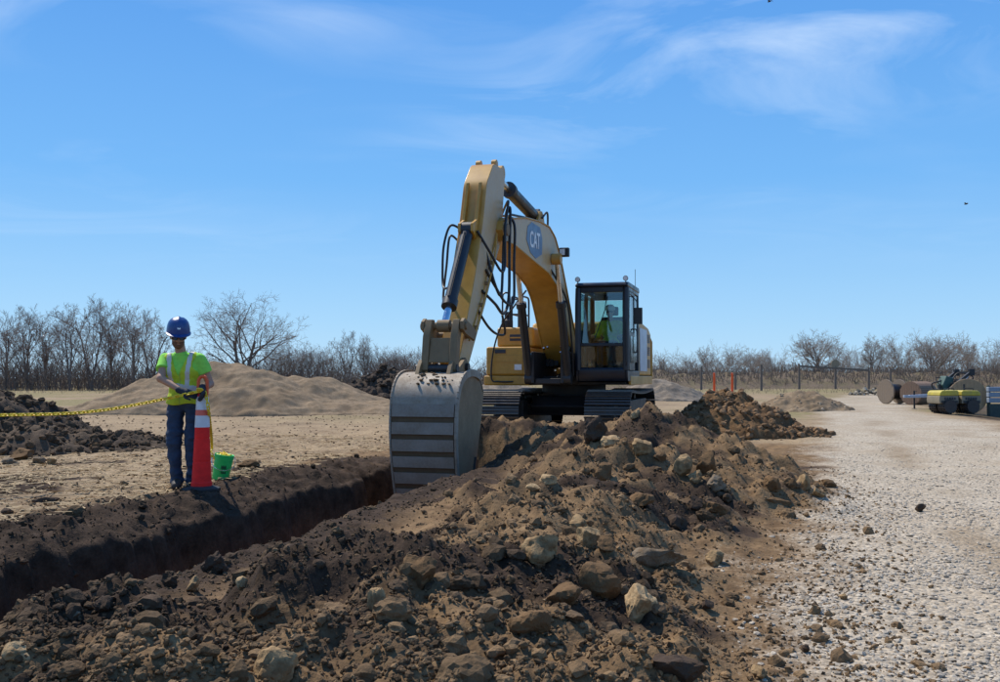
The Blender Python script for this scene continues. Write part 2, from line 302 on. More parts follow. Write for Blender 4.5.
class MB:
    def __init__(self): self.v = []; self.f = []; self.m = []
    def add(self, vs_, fs_, mi=0):
        b = len(self.v); self.v += [tuple(p) for p in vs_]; self.f += [[i + b for i in f] for f in fs_]; self.m += [mi] * len(fs_); return self
    BF = [(0, 3, 2, 1), (4, 5, 6, 7), (0, 1, 5, 4), (1, 2, 6, 5), (2, 3, 7, 6), (3, 0, 4, 7)]
    def box(self, x0, x1, y0, y1, z0, z1, mi=0):
        return self.add([(x0, y0, z0), (x1, y0, z0), (x1, y1, z0), (x0, y1, z0), (x0, y0, z1), (x1, y0, z1), (x1, y1, z1), (x0, y1, z1)], self.BF, mi)
    def bar(self, p, q, w, h, mi=0, up=(0, 0, 1)):
        """square bar from p to q: w across, h along up"""
        p = Vector(p); q = Vector(q); d = (q - p).normalized(); s = d.cross(Vector(up))
        if s.length < 1e-4: s = d.cross(Vector((1, 0, 0)))
        s.normalize(); u = s.cross(d).normalized(); s *= w / 2; u *= h / 2
        return self.add([p - s - u, q - s - u, q + s - u, p + s - u, p - s + u, q - s + u, q + s + u, p + s + u], self.BF, mi)
    def prism(self, poly, y0, y1, mi=0, poly2=None):
        n = len(poly); q = poly2 or poly
        return self.add([(a, y0, b) for a, b in poly] + [(a, y1, b) for a, b in q], [list(range(n)), list(range(2 * n - 1, n - 1, -1))] + [[i, i + n, (i + 1) % n + n, (i + 1) % n] for i in range(n)], mi)
    def cyl(self, p, q, r0, r1=None, n=16, mi=0, cap=True):
        r1 = r0 if r1 is None else r1; p = Vector(p); q = Vector(q); d = (q - p).normalized()
        a = d.cross(Vector((0, 0, 1)) if abs(d.z) < 0.9 else Vector((1, 0, 0))).normalized(); b = d.cross(a)
        ring = [a * math.cos(2 * math.pi * i / n) + b * math.sin(2 * math.pi * i / n) for i in range(n)]
        fs_ = [[i, (i + 1) % n, (i + 1) % n + n, i + n] for i in range(n)]
        if cap: fs_ += [list(range(n - 1, -1, -1)), list(range(n, 2 * n))]
        return self.add([p + r * r0 for r in ring] + [q + r * r1 for r in ring], fs_, mi)
    def tube(self, pts, r, n=8, mi=0, closed=False, r_end=None):
        P = [Vector(p) for p in pts]; m = len(P); vs_ = []; fs_ = []; a = None
        for k in range(m):
            d = (P[(k + 1) % m] - P[k - 1]) if closed else (P[min(k + 1, m - 1)] - P[max(k - 1, 0)])
            d.normalize()
            if a is None: a = d.cross(Vector((0, 0, 1)) if abs(d.z) < 0.9 else Vector((1, 0, 0)))
            a = (a - d * a.dot(d)).normalized(); b = d.cross(a); rr = r if r_end is None else r + (r_end - r) * k / max(1, m - 1)
            vs_ += [P[k] + (a * math.cos(2 * math.pi * i / n) + b * math.sin(2 * math.pi * i / n)) * rr for i in range(n)]
        for k in range(m if closed else m - 1):
            k2 = (k + 1) % m; fs_ += [[k * n + i, k * n + (i + 1) % n, k2 * n + (i + 1) % n, k2 * n + i] for i in range(n)]
        if not closed: fs_ += [list(range(n - 1, -1, -1)), list(range((m - 1) * n, m * n))]
        return self.add(vs_, fs_, mi)
    def lathe(self, prof, n=24, c=(0, 0, 0), mi=0):
        vs_ = []; fs_ = []
        for r, z in prof: vs_ += [(c[0] + r * math.cos(2 * math.pi * i / n), c[1] + r * math.sin(2 * math.pi * i / n), c[2] + z) for i in range(n)]
        for k in range(len(prof) - 1): fs_ += [[k * n + i, k * n + (i + 1) % n, (k + 1) * n + (i + 1) % n, (k + 1) * n + i] for i in range(n)]
        return self.add(vs_, fs_, mi)
    def mesh(self, name, mats, smooth=35, recalc=True):
        me = bpy.data.meshes.new(name); me.from_pydata(self.v, [], self.f); me.polygons.foreach_set('material_index', self.m)
        if isinstance(mats, str): mats = [mats]
        for m in mats: me.materials.append(MATS[m])
        if recalc:
            b = bmesh.new(); b.from_mesh(me); bmesh.ops.recalc_face_normals(b, faces=b.faces); b.to_mesh(me); b.free()
        if smooth: me.polygons.foreach_set('use_smooth', [True] * len(me.polygons)); me.set_sharp_from_angle(angle=rad(smooth))
        me.update(); return me
    def build(self, name, mats, parent=None, bevel=0.0, smooth=35, seg=2, loc=None, recalc=True):
        o = link(bpy.data.objects.new(name, self.mesh(name, mats, smooth, recalc)), parent)
        if loc is not None: o.location = loc
        if bevel:
            b = o.modifiers.new('bevel', 'BEVEL'); b.width = bevel; b.segments = seg; b.limit_method = 'ANGLE'; b.angle_limit = rad(40); b.use_clamp_overlap = True; b.harden_normals = True
        return o
def spline(pts, n=8):
    P = [Vector(p) for p in pts]; out = []
    for i in range(len(P) - 1):
        a = P[max(i - 1, 0)]; b = P[i]; c = P[i + 1]; d = P[min(i + 2, len(P) - 1)]
        for k in range(n):
            t = k / n; out.append(0.5 * ((2 * b) + (c - a) * t + (2 * a - 5 * b + 4 * c - d) * t * t + (3 * b - a - 3 * c + d) * t ** 3))
    out.append(P[-1]); return out
def ray(px, py):
    x = (px - CX) / FPX; y = -(py - CY) / FPX; c, s = math.cos(PITCH), math.sin(PITCH)
    return Vector((x, c - y * s, s + y * c))
def at_depth(px, py, D):
    d = ray(px, py); return Vector((0, 0, CAM_H)) + d * (D / d.y)
def at_z(px, py, z):
    d = ray(px, py); return Vector((0, 0, CAM_H)) + d * ((z - CAM_H) / d.z)

# ------------------------------------------------------------------ the ground
TA = np.array([-0.95, 13.0]); TT = np.array([math.sin(rad(14.5)), math.cos(rad(14.5))]); TN = np.array([TT[1], -TT[0]])
RL_Y = [-30, 0, 3.8, 5.2, 9.4, 14, 18.6, 30, 42, 52, 70, 90]; RL_X = [-2, 0.8, 1.25, 1.65, 3.2, 4.8, 6.4, 10.3, 14.0, 18.0, 26.0, 36.0]
RR_Y = [-30, 0, 3, 10, 20, 36, 50, 70, 90]; RR_X = [0, 5.0, 5.8, 7.6, 10.8, 15.0, 21.0, 30.0, 41.0]
HEAPS = [(-2.3, 2.9, .30, .36), (-1.72, 4.1, .26, .55), (-1.15, 3.2, .34, .33), (-.72, 4.55, .42, .60), (-.35, 3.9, .32, .33), (.1, 4.9, .38, .36), (.2, 3.5, .26, .35), (.22, 5.9, .40, .38),
         (.45, 6.9, .46, .38), (.75, 7.9, .50, .38), (1.15, 9.2, .58, .40), (1.72, 11.1, .84, .46), (2.35, 10.3, .46, .32), (2.1, 9.3, .34, .28), (1.1, 12.3, .56, .45), (.3, 13.3, .60, .45), (1.1, 14.6, .50, .40), (.1, 14.6, .60, .42), (-.5, 15.0, .40, .40), (.9, 15.6, .45, .40), (-.2, 8.7, .16, .22)]
def road_mask(x, y):
    l = np.interp(y, RL_Y, RL_X); r = np.interp(y, RR_Y, RR_X); w = 0.8 + 0.01 * np.abs(y)
    return sstep(-w * 0.9, w * 0.6, x - l + 0.4 * fbm2(x * 1.1, y * 1.1, 40, 3)) * (1 - sstep(-w * .5, w, x - r + 0.5 * fbm2(x * .6, y * .6, 41, 3)))
def rut_mask(x, y):
    l = np.interp(y, RL_Y, RL_X); r = np.interp(y, RR_Y, RR_X); d = (x - l) + .18 * fbm2(x * .4, y * .4, 43, 3); m = 0
    for c in (1.15, 2.75, 3.6): m = m + np.exp(-((d - c) / .26) ** 2) * sstep(-.35, .25, fbm2(x * .35 + c, y * .22, 44, 3))
    return np.clip(m, 0, 1)
def heap_height(x, y):
    z = np.zeros(np.broadcast(x, y).shape); k = 0.07; acc = np.ones_like(z)
    wx = x + 0.22 * fbm2(x * 1.3, y * 1.3, 3, 3); wy = y + 0.22 * fbm2(x * 1.3, y * 1.3, 4, 3)
    for hx, hy, h, s in HEAPS:
        d = np.sqrt((wx - hx) ** 2 + (wy - hy) ** 2 + 0.03) - 0.17; acc = acc + np.exp(np.minimum((h - s * d * (1 + 0.25 * d)) / k, 60))
    return np.maximum(k * np.log(acc) - 0.02, 0)
def terrain(x, y, full=False):
    x = np.asarray(x, float); y = np.asarray(y, float)
    u = (x - TA[0]) * TN[0] + (y - TA[1]) * TN[1]; v = (x - TA[0]) * TT[0] + (y - TA[1]) * TT[1]
    near = np.exp(-np.maximum(np.hypot(x, y - 8) - 14, 0) / 12)
    road = road_mask(x, y)
    z = 0.05 * fbm2(x * .25, y * .25, 20, 3) + near * (1 - .7 * road) * (0.035 * fbm2(x * 1.7, y * 1.7, 22, 4) + 0.012 * fbm2(x * 9, y * 9, 23, 3))
    far = sstep(60, 200, np.hypot(x, y)); z = z + far * 0.25 * fbm2(x * .02, y * .02, 25, 3)
    dip = sstep(1.0, 4.5, x - np.interp(y, RR_Y, RR_X)) * sstep(15, 24, y) * (1 - sstep(60, 90, y)); z = z - 0.32 * dip
    # spoil bank right of the trench
    hp = heap_height(x, y) * np.maximum(sstep(0.65, 1.55, u + 0.12 * fbm2(v * 1.2, u * 1.2, 31, 3)), sstep(0.8, 1.5, v)); bm = sstep(0.015, 0.16, hp)
    lump = 0.16 * cell2(x * 2.1, y * 2.1, 60) + 0.11 * cell2(x * 4.6 + 3.3, y * 4.6, 61) + 0.045 * cell2(x * 10, y * 10, 62) + 0.028 * cell2(x * 21, y * 21, 63)
    z = z + hp + bm * (0.085 * fbm2(x * 2.3, y * 2.3, 32, 5, 0.55) + lump * 0.42 + 0.020 * fbm2(x * 9, y * 9, 39, 4, .65) + 0.02 * cell2(x * 15 + .3, y * 15, 68) - 0.03)
    # lumpy strip along the far lip and the shelf beside the trench
    tr = 1 - sstep(0.15, 1.3, v)
    lip = np.exp(-((u + 1.35) / 0.8) ** 2) * tr; shelf = np.exp(-((u - 0.95) / 0.35) ** 2) * tr
    z = z + lip * (0.02 + 0.05 * fbm2(x * 2.2, y * 2.2, 33, 5, .55) + 0.06 * cell2(x * 6, y * 6, 64) + 0.035 * cell2(x * 13, y * 13, 65)) + shelf * (0.05 + 0.03 * cell2(x * 9, y * 9, 66))
    # trench
    wf = -0.80 + 0.20 * fbm2(v * 0.9, 3.1 + 0 * u, 34, 3) + 0.05 * fbm2(v * 5, 0.7 + 0 * u, 35, 3); wr = 0.60 + 0.14 * fbm2(v * 0.8, 7.7 + 0 * u, 36, 3) + 0.04 * fbm2(v * 5, 1.9 + 0 * u, 37, 2)
    cut = sstep(wf - 0.16, wf + 0.14, u) * (1 - sstep(wr - 0.10, wr + 0.12, u)) * tr
    slump = sstep(wf - 0.75, wf + 0.05, u) * (1 - sstep(wr, wr + 0.3, u)) * tr
    zt = z * (1 - cut) - 0.20 * slump * (1 - cut) + cut * (-1.55 + 0.15 * fbm2(x * 2, y * 2, 38, 4) + 0.12 * cell2(x * 4, y * 4, 67))
    if not full: return zt
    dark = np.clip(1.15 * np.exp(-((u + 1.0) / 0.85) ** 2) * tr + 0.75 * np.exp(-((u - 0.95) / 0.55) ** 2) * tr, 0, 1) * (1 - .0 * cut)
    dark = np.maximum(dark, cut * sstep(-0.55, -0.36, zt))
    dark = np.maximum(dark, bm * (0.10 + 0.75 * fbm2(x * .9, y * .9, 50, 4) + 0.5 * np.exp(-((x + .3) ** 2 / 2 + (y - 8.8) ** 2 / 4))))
    dark = np.maximum(dark, 0.75 * near * (1 - road) * sstep(0.1, 0.5, fbm2(x * .45 + 4, y * .8, 51, 4)) * (1 - sstep(2.0, 4, y - 12)))
    dark = np.maximum(dark, .62 * sstep(.3, 1.6, x - np.interp(y, RR_Y, RR_X)) * sstep(16, 22, y) * (1 - sstep(48, 60, y)) * (1 - road))
    straw = sstep(-1.6, -2.6, u + 0.5 * fbm2(x * .7, y * .7, 52, 3)) * sstep(3, 6, y); straw = np.maximum(straw, sstep(15, 20, y + 2 * fbm2(x * .3, y * .3, 55, 3)))
    grass = sstep(24, 34, y) * sstep(-0.05, 0.35, fbm2(x * .10 + 2, y * .05, 53, 4)) * (1 - sstep(0, .4, road)) ; grass = np.maximum(grass, 0.75 * sstep(60, 85, y))
    sub = cut * sstep(-0.34, -0.58, zt + 0.12 * fbm2(v * 2, zt * 3, 54, 3))
    return zt, np.stack([np.clip(dark, 0, 1) * (1 - sub), straw, road * (1 - bm) * (1 - sstep(60, 95, y)), grass], -1), np.stack([sub, bm, rut_mask(x, y) * road, lip * 0 + 1], -1)
def axis(segs):
    out = [segs[0][0]]
    for a, b, s0, s1 in segs:
        x = a
        while x < b - 1e-6: x += s0 + (s1 - s0) * (x - a) / (b - a); out.append(min(x, b))
    return np.array(sorted(set(np.round(out, 4))))
def expo(a, b, s, g):
    out = []; x = a
    while x < b: x += s; s *= g; out.append(x)
    return out
ax = axis([(-9, -4.3, .12, .03), (-4.3, 3.0, .028, .028), (3.0, 8, .03, .12)]); ax = np.r_[-np.array(expo(9, 2500, .2, 1.14))[::-1], ax, expo(8, 2500, .2, 1.14)]
ay = axis([(-2, 2.6, .2, .06), (2.6, 6, .022, .026), (6, 15, .028, .06), (15, 26, .07, .2)]); ay = np.r_[-np.array(expo(2, 300, .4, 1.3))[::-1], ay, expo(26, 3000, .25, 1.07)]
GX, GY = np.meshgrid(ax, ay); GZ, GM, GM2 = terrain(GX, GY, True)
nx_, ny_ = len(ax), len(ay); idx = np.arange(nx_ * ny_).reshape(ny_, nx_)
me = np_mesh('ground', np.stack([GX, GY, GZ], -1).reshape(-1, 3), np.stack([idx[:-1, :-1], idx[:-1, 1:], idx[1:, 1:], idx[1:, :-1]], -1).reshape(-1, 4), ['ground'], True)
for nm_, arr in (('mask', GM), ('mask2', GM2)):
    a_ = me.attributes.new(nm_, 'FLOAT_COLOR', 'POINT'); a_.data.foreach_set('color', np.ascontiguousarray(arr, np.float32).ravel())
tag(link(bpy.data.objects.new('ground', me)), kind='structure')
def tz(x, y): return float(terrain(np.array([x]), np.array([y]))[0])
def hit(px, py, lo=2.6, hi=140.0):
    d = ray(px, py); t = np.geomspace(lo, hi, 1500); X = d.x * t; Y = d.y * t; Z = CAM_H + d.z * t; below = np.nonzero(Z < terrain(X, Y))[0]
    k = below[0] if len(below) else len(t) - 1; t2 = np.linspace(t[max(k - 1, 0)], t[k], 30); Z2 = CAM_H + d.z * t2; b2 = np.nonzero(Z2 < terrain(d.x * t2, d.y * t2))[0]
    q = t2[b2[0]] if len(b2) else t[k]; return Vector((d.x * q, d.y * q, CAM_H + d.z * q))

# ------------------------------------------------------------------ scattered stuff: clods, gravel, straw
def ico(sub):
    b = bmesh.new(); bmesh.ops.create_icosphere(b, subdivisions=sub, radius=1.0); V = np.array([v.co[:] for v in b.verts]); F = np.array([[v.index for v in f.verts] for f in b.faces]); b.free(); return V, F
ICO1, ICO2, ICO3, ICO4 = ico(1), ico(2), ico(3), ico(4)
CUBE = (np.array([(x, y, z) for x in (-1, 1) for y in (-1, 1) for z in (-1, 1)], float) * 0.62, np.array([(0, 1, 3), (0, 3, 2), (4, 6, 7), (4, 7, 5), (0, 4, 5), (0, 5, 1), (2, 3, 7), (2, 7, 6), (0, 2, 6), (0, 6, 4), (1, 5, 7), (1, 7, 3)]))
def rots(n):
    q = rng.normal(size=(n, 4)); q /= np.linalg.norm(q, axis=1)[:, None]; w, x, y, z = q.T
    return np.stack([np.stack([1 - 2 * (y * y + z * z), 2 * (x * y - z * w), 2 * (x * z + y * w)], -1), np.stack([2 * (x * y + z * w), 1 - 2 * (x * x + z * z), 2 * (y * z - x * w)], -1), np.stack([2 * (x * z - y * w), 2 * (y * z + x * w), 1 - 2 * (x * x + y * y)], -1)], 1)
def scatter(name, base, P, size, tint, mat, jitter=0.25, flat=1.0, smooth=False, sink=0.25, parent=None):
    V0, F0 = base; n = len(P); nv = len(V0)
    V = V0[None] * (1 + jitter * rng.normal(size=(n, nv, 1))) * (0.65 + 0.7 * rng.random((n, 1, 3))); V = np.einsum('nij,nvj->nvi', rots(n), V); V[..., 2] *= flat
    V = V * size[:, None, None] + P[:, None]; V[..., 2] += (size * flat * (0.5 - sink))[:, None]
    F = F0[None] + (np.arange(n) * nv)[:, None, None]
    o = link(bpy.data.objects.new(name, np_mesh(name, V.reshape(-1, 3), F.reshape(-1, 3), [mat], smooth, np.repeat(tint, nv, 0))), parent)
    return o
def drop(n, x0, x1, y0, y1, prob, power=1.0):
    """points on the ground, density falling with distance"""
    out = []; got = 0
    while got < n:
        m = 60000; t = rng.random(m); y = (y0 ** -power + t * (y1 ** -power - y0 ** -power)) ** (-1 / power); x = x0 + (x1 - x0) * rng.random(m)
        k = rng.random(m) < prob(x, y); out.append(np.c_[x[k], y[k]]); got += k.sum()
        if not k.any(): break
    p = np.concatenate(out)[:n]; return np.c_[p, terrain(p[:, 0], p[:, 1])]
def uv(x, y): return (x - TA[0]) * TN[0] + (y - TA[1]) * TN[1], (x - TA[0]) * TT[0] + (y - TA[1]) * TT[1]
def soil_prob(x, y):
    u, v = uv(x, y); hp = heap_height(x, y); b = sstep(0.0, 0.12, hp) * ((u > 0.55) | (v > 1.2)); l = 0.5 * np.exp(-((u + 1.5) / 0.9) ** 2) * (v < 1.5) * ((u < -.95)); s = 0.35 * np.exp(-((u - 1.0) / 0.5) ** 2) * (u > .62) * (v < 1)
    edge = 0.22 * sstep(0.9, 0.2, np.abs(x - np.interp(y, RL_Y, RL_X))) * (y > 3) * (y < 14)
    return np.clip(b * (0.5 + 0.5 * sstep(-.2, .3, fbm2(x * 1.5, y * 1.5, 70, 3))) + l + s + edge, 0, 1)
def soil_tint(P):
    x, y = P[:, 0], P[:, 1]; _, m, m2 = terrain(x, y, True); d = np.clip(m[:, 0] * 1.1 + 0.25 * rng.normal(size=len(x)) , 0, 1)[:, None]; t = rng.random((len(x), 1))
    tan = np.array([[0.242, 0.154, 0.078]]) * (0.45 + 0.75 * t); dk = np.array([[0.050, 0.033, 0.021]]) * (0.6 + 0.9 * t); return tan * (1 - d) + dk * d
p = drop(4200, -5.5, 4.2, 2.7, 16, soil_prob, 1.0); s = 0.010 + 0.040 * rng.random(len(p)) ** 5
tag(scatter('soil_clods', ICO3, p[:90], s[:90] * 1.3 + 0.018, soil_tint(p[:90]), 'clod', .07, .8, False, .4), 'loose brown and black soil lumps scattered over the spoil bank', 'soil', kind='stuff')
tag(scatter('soil_clods', ICO2, p[90:], s[90:], soil_tint(p[90:]), 'clod', .13, .85, False, .35), 'small soil clods strewn over bank and trench edges', 'soil', kind='stuff')
OCT = (np.array([(1, 0, 0), (-1, 0, 0), (0, 1, 0), (0, -1, 0), (0, 0, 1), (0, 0, -1)], float), np.array([(0, 2, 4), (2, 1, 4), (1, 3, 4), (3, 0, 4), (2, 0, 5), (1, 2, 5), (3, 1, 5), (0, 3, 5)]))
p = drop(60000, -6.0, 4.5, 2.7, 15, soil_prob, 1.0); s = 0.004 + 0.013 * rng.random(len(p)) ** 2.2
o_ = np.argsort(p[:, 1]); p, s = p[o_], s[o_]
tag(scatter('soil_crumbs', ICO1, p[:24000], s[:24000], soil_tint(p[:24000]), 'clod', .16, .85, False, .2), 'fine soil crumbs between the nearest clods', 'soil', kind='stuff')
tag(scatter('soil_crumbs', OCT, p[24000:], s[24000:], soil_tint(p[24000:]), 'clod', .18, .85, False, .2), 'fine soil crumbs on the farther bank', 'soil', kind='stuff')
p = drop(38000, 0.6, 11.0, 2.9, 26, lambda x, y: sstep(26, 9, y) * (1 - .8 * rut_mask(x, y)) * road_mask(x, y) ** 2 * (0.25 + 0.75 * sstep(-.25, .25, fbm2(x * .9, y * .9, 71, 3))) * (heap_height(x, y) < .03), 1.6); s = 0.006 + 0.013 * rng.random(len(p)) ** 2
g = (0.30 + 0.22 * rng.random((len(p), 1))); g[rng.random(len(p)) < .07] *= 0.5
tag(scatter('road_gravel', ICO1, p, s, g * np.array([[1.0, 0.85, 0.65]]), 'gravel_stone', .16, .5, False, .15), 'loose pale crushed stone on the gravel road', 'gravel', kind='stuff')
p = drop(11000, -14, 4, 7, 32, lambda x, y: (.35 + .65 * sstep(-.1, .35, fbm2(x * .35, y * .35, 73, 3))) * ((uv(x, y)[0] < -1.7) | (y > 24)), 0.8); s = 0.006 + 0.028 * rng.random(len(p)) ** 3.5
g = rng.random((len(p), 1)); g2 = (rng.random((len(p), 1)) < .5)
tag(scatter('field_crumbs', ICO1, p, s, np.where(g2, np.array([[.065, .044, .028]]), np.array([[.28, .20, .12]])) * (0.6 + .7 * g), 'clod', .2, .7, False, .2), 'small soil crumbs and stones on the trampled field', 'soil', kind='stuff')
p = drop(12000, -10, -1.5, 7, 20, lambda x, y: (uv(x, y)[0] < -1.6) * (0.3 + .7 * sstep(-.2, .3, fbm2(x * .8, y * .8, 72, 3))), 0.8); n = len(p); a = rng.random(n) * 6.283; ln = (0.03 + .07 * rng.random(n)); w = 0.003 + .003 * rng.random(n)
dx, dy = np.cos(a) * ln, np.sin(a) * ln; ux, uy = -np.sin(a) * w, np.cos(a) * w; zz = 0.01 + 0.02 * rng.random((n, 2))
V = np.stack([np.stack([p[:, 0] - dx - ux, p[:, 1] - dy - uy, p[:, 2] + zz[:, 0]], -1), np.stack([p[:, 0] + dx - ux, p[:, 1] + dy - uy, p[:, 2] + zz[:, 1]], -1), np.stack([p[:, 0] + dx + ux, p[:, 1] + dy + uy, p[:, 2] + zz[:, 1] + .004], -1), np.stack([p[:, 0] - dx + ux, p[:, 1] - dy + uy, p[:, 2] + zz[:, 0] + .004], -1)], 1)
tn = np.repeat(np.array([[.42, .31, .175]]) * (0.6 + .6 * rng.random((n, 1))), 4, 0)
tag(link(bpy.data.objects.new('straw_litter', np_mesh('straw_litter', V.reshape(-1, 3), np.arange(n * 4).reshape(n, 4), ['straw'], False, tn))), 'dry straw litter lying on the trampled field', 'straw', kind='stuff')

# ------------------------------------------------------------------ rocks, one by one
def rock_mesh(name, seed, ax3, mat, ang=0.5, base=ICO4, rough=.14):
    r = np.random.default_rng(seed); V = base[0].copy()
    for k in range(int(8 + ang * 9)):
        d = r.normal(size=3); d /= np.linalg.norm(d); lim = 0.46 + 0.34 * r.random(); h = V @ d; V = V - np.outer(np.maximum(h - lim, 0) * (.82 + .18 * ang), d)
    nrm = V / np.linalg.norm(V, axis=1)[:, None]
    V = V + nrm * (rough * noise3(V * 1.6 + seed * 3.1, 1) + rough * .5 * noise3(V * 4.1 + seed, 2) + rough * .30 * noise3(V * 9.0 + seed, 3) + rough * .16 * noise3(V * 19.0 + seed, 4))[:, None]
    V = V * np.array(ax3)[None]
    me = np_mesh(name, V, base[1], [mat], True); me.set_sharp_from_angle(angle=rad(26)); return me
def rock(px, py, w, h, label, mat='rock_tan', ang=.5, name='rock', yaw=None, sink=.42, tilt=0.1, rough=.14, cat='rock'):
    """px, py: where its base meets the soil; w, h: its size in the photograph"""
    P = hit(px, py); k = P.y / FPX; hw = w * k / 2; hh = h * k / 2; seed = int(px * 7 + py * 13)
    me = rock_mesh(name, seed, (hw * 1.05, min(hw, hh * 1.5) * 1.05, hh * 1.25), mat, ang, rough=rough)
    o = link(bpy.data.objects.new(name, me)); o.location = (P.x, P.y + hw * .35, P.z + hh * (1 - sink) * 1.0)
    r = random.Random(seed); o.rotation_euler = (r.uniform(-tilt, tilt), r.uniform(-tilt, tilt), r.uniform(-.35, .35) if yaw is None else yaw)
    return tag(o, label, cat, 'rocks dug out of the trench')
rock(545, 559, 44, 29, 'large tan boulder with pointed top in the middle of the spoil bank', 'rock_tan', .6)
rock(641, 618, 38, 36, 'rounded sunlit tan boulder at the right foot of the bank, nearest the road', 'rock_pale', .3)
rock(655, 570, 78, 24, 'long flat slab of rock lying on the right flank of the bank', 'rock_grey', .9, sink=.2, yaw=-.25)
rock(577, 530, 26, 17, 'small tan stone touching a bigger stone, left of the three above the long slab', 'rock_tan')
rock(588, 546, 26, 23, 'blocky tan stone, middle of the three stones above the long slab', 'rock_tan', .7)
rock(607, 551, 22, 16, 'low brown stone, right of the three stones above the long slab', 'rock_brown')
rock(683, 475, 23, 22, 'egg-shaped tan boulder high on the right flank of the tall heap', 'rock_tan', .2)
rock(708, 473, 24, 24, 'dusty brown boulder right beside the egg-shaped one on the tall heap', 'rock_brown', .4)
rock(696, 481, 15, 13, 'small tan stone wedged under the egg-shaped boulder', 'rock_tan')
rock(717, 488, 24, 15, 'pale grey flat-topped stone below the two boulders on the tall heap', 'rock_grey', .8)
rock(775, 489, 22, 15, 'leftmost stone of the row at the right tip of the bank', 'rock_brown')
rock(790, 489, 14, 13, 'small dark brown stone, second in the row at the right tip of the bank', 'rock_brown')
rock(804, 490, 15, 17, 'upright tan stone, tallest in the row at the right tip of the bank', 'rock_tan', .5)
rock(818, 497, 21, 12, 'low tan stone in front of the row at the right tip of the bank', 'rock_tan')
rock(829, 487, 15, 10, 'round brown stone at the outer end of the row, touching the gravel', 'rock_brown', .2)
rock(641, 453, 23, 21, 'buried tan boulder just below the top of the tall heap', 'rock_tan', .4, sink=.5)
rock(613, 446, 24, 15, 'pale tan boulder in front of the excavator track', 'rock_pale', .4)
rock(637, 418, 14, 9, 'pale stone at the very top of the tall heap', 'rock_pale')
rock(660, 461, 16, 11, 'brown stone left of the egg-shaped boulder on the tall heap', 'rock_brown')
rock(546, 484, 21, 12, 'pale stone lying on dark soil right of the bucket', 'rock_pale', .6)
rock(534, 491, 15, 8, 'small flat pale stone next to a pale stone right of the bucket', 'rock_pale', .6)
rock(715, 565, 22, 15, 'orange brown stone right of the long slab', 'rock_tan', .6)
rock(565, 606, 40, 28, 'soil-caked round boulder below the large pointed boulder', 'rock_brown', .3, sink=.5)
rock(533, 634, 42, 30, 'soil-caked boulder near the bottom centre with a dark right side', 'rock_brown', .4, sink=.45)
rock(598, 590, 48, 38, 'big smooth brown lump of clay above the rounded sunlit boulder', 'rock_brown', .3, sink=.5)
rock(420, 584, 40, 36, 'steep-faced brown lump left of the large pointed boulder', 'rock_brown', .5, sink=.45)
rock(680, 682, 60, 34, 'dark angular slab at the bottom edge below the rounded sunlit boulder', 'rock_dark', .9, yaw=.4)
rock(761, 678, 20, 14, 'tan stone on bare soil at the bottom edge beside the gravel', 'rock_tan', .6)
rock(244, 588, 16, 13, 'small pale round stone on the left part of the bank', 'rock_pale', .2)
rock(192, 592, 14, 18, 'narrow upright stone left of the small pale round stone', 'rock_tan', .6)
rock(104, 612, 22, 16, 'dark rounded clod on the near edge of the trench at left', 'rock_dark', .3)
rock(72, 619, 20, 11, 'small grey stone beside the dark rounded clod at left', 'rock_grey')
rock(214, 574, 30, 24, 'dark pointed clod on the bank at the near trench edge', 'rock_dark', .4, sink=.45, rough=.28)
rock(14, 662, 34, 24, 'pale yellowish rock at the lower left corner', 'rock_pale', .5)
rock(278, 684, 52, 36, 'tan cracked lump of clay at the bottom edge left of centre', 'rock_tan', .7, sink=.35)
rock(376, 606, 20, 26, 'narrow tan stone standing left of the steep-faced lump', 'rock_tan', .5)
rock(714, 513, 26, 15, 'brown boulder low on the right flank of the tall heap', 'rock_brown', .4)
rock(640, 506, 28, 20, 'broad brown boulder half sunk in the middle of the bank', 'rock_brown', .4, sink=.45)
rock(773, 506, 40, 12, 'flat crumbling slab of soil below the row of stones', 'rock_brown', .9, yaw=.1)
rock(676, 528, 26, 18, 'black clod casting a dark shadow on the right flank', 'rock_dark', .6)
rock(696, 508, 20, 14, 'black clod above the bare strip, left of a brown boulder', 'rock_dark', .6)
rock(605, 478, 24, 18, 'brown stone on the dark slope below the excavator track', 'rock_brown', .5)
rock(596, 441, 32, 24, 'jagged black lump of topsoil leaning against the bank below the track', 'rock_dark', .4, sink=.35, rough=.26)
rock(921, 512, 11, 8, 'lone dark stone lying on the open gravel road', 'rock_dark', 1.0, sink=.1)
rock(844, 600, 10, 7, 'small reddish brown stone on the near gravel', 'rock_tan', .5, sink=.1)
rock(806, 653, 12, 8, 'dark clod at the near left edge of the gravel', 'rock_dark', .5, sink=.1)
rock(708, 611, 18, 11, 'black clod on the bare strip beside the near gravel', 'rock_dark', .5, sink=.1)
rock(18, 460, 36, 17, 'broad brown slab at the foot of the dark heap at left', 'rock_brown', .8)
rock(9, 465, 18, 9, 'pale stone below the broad slab at the left edge', 'rock_grey', .5)
rock(39, 464, 14, 10, 'grey stone right of the broad slab at left', 'rock_grey', .5)
rock(50, 464, 11, 8, 'pale pebble second right of the broad slab at left', 'rock_pale', .5)
rock(95, 451, 15, 11, 'round brown clod between the dark heap and the worker', 'rock_brown', .3)
rock(7, 514, 12, 8, 'dark clod at the left edge on the trampled field', 'rock_dark', .5)
rock(45, 503, 26, 7, 'flat dark crust of soil on the field left of the worker', 'rock_dark', .5)
rock(247, 469, 28, 10, 'flat brown stone lying right of the green pail', 'rock_brown', .5, sink=.15)

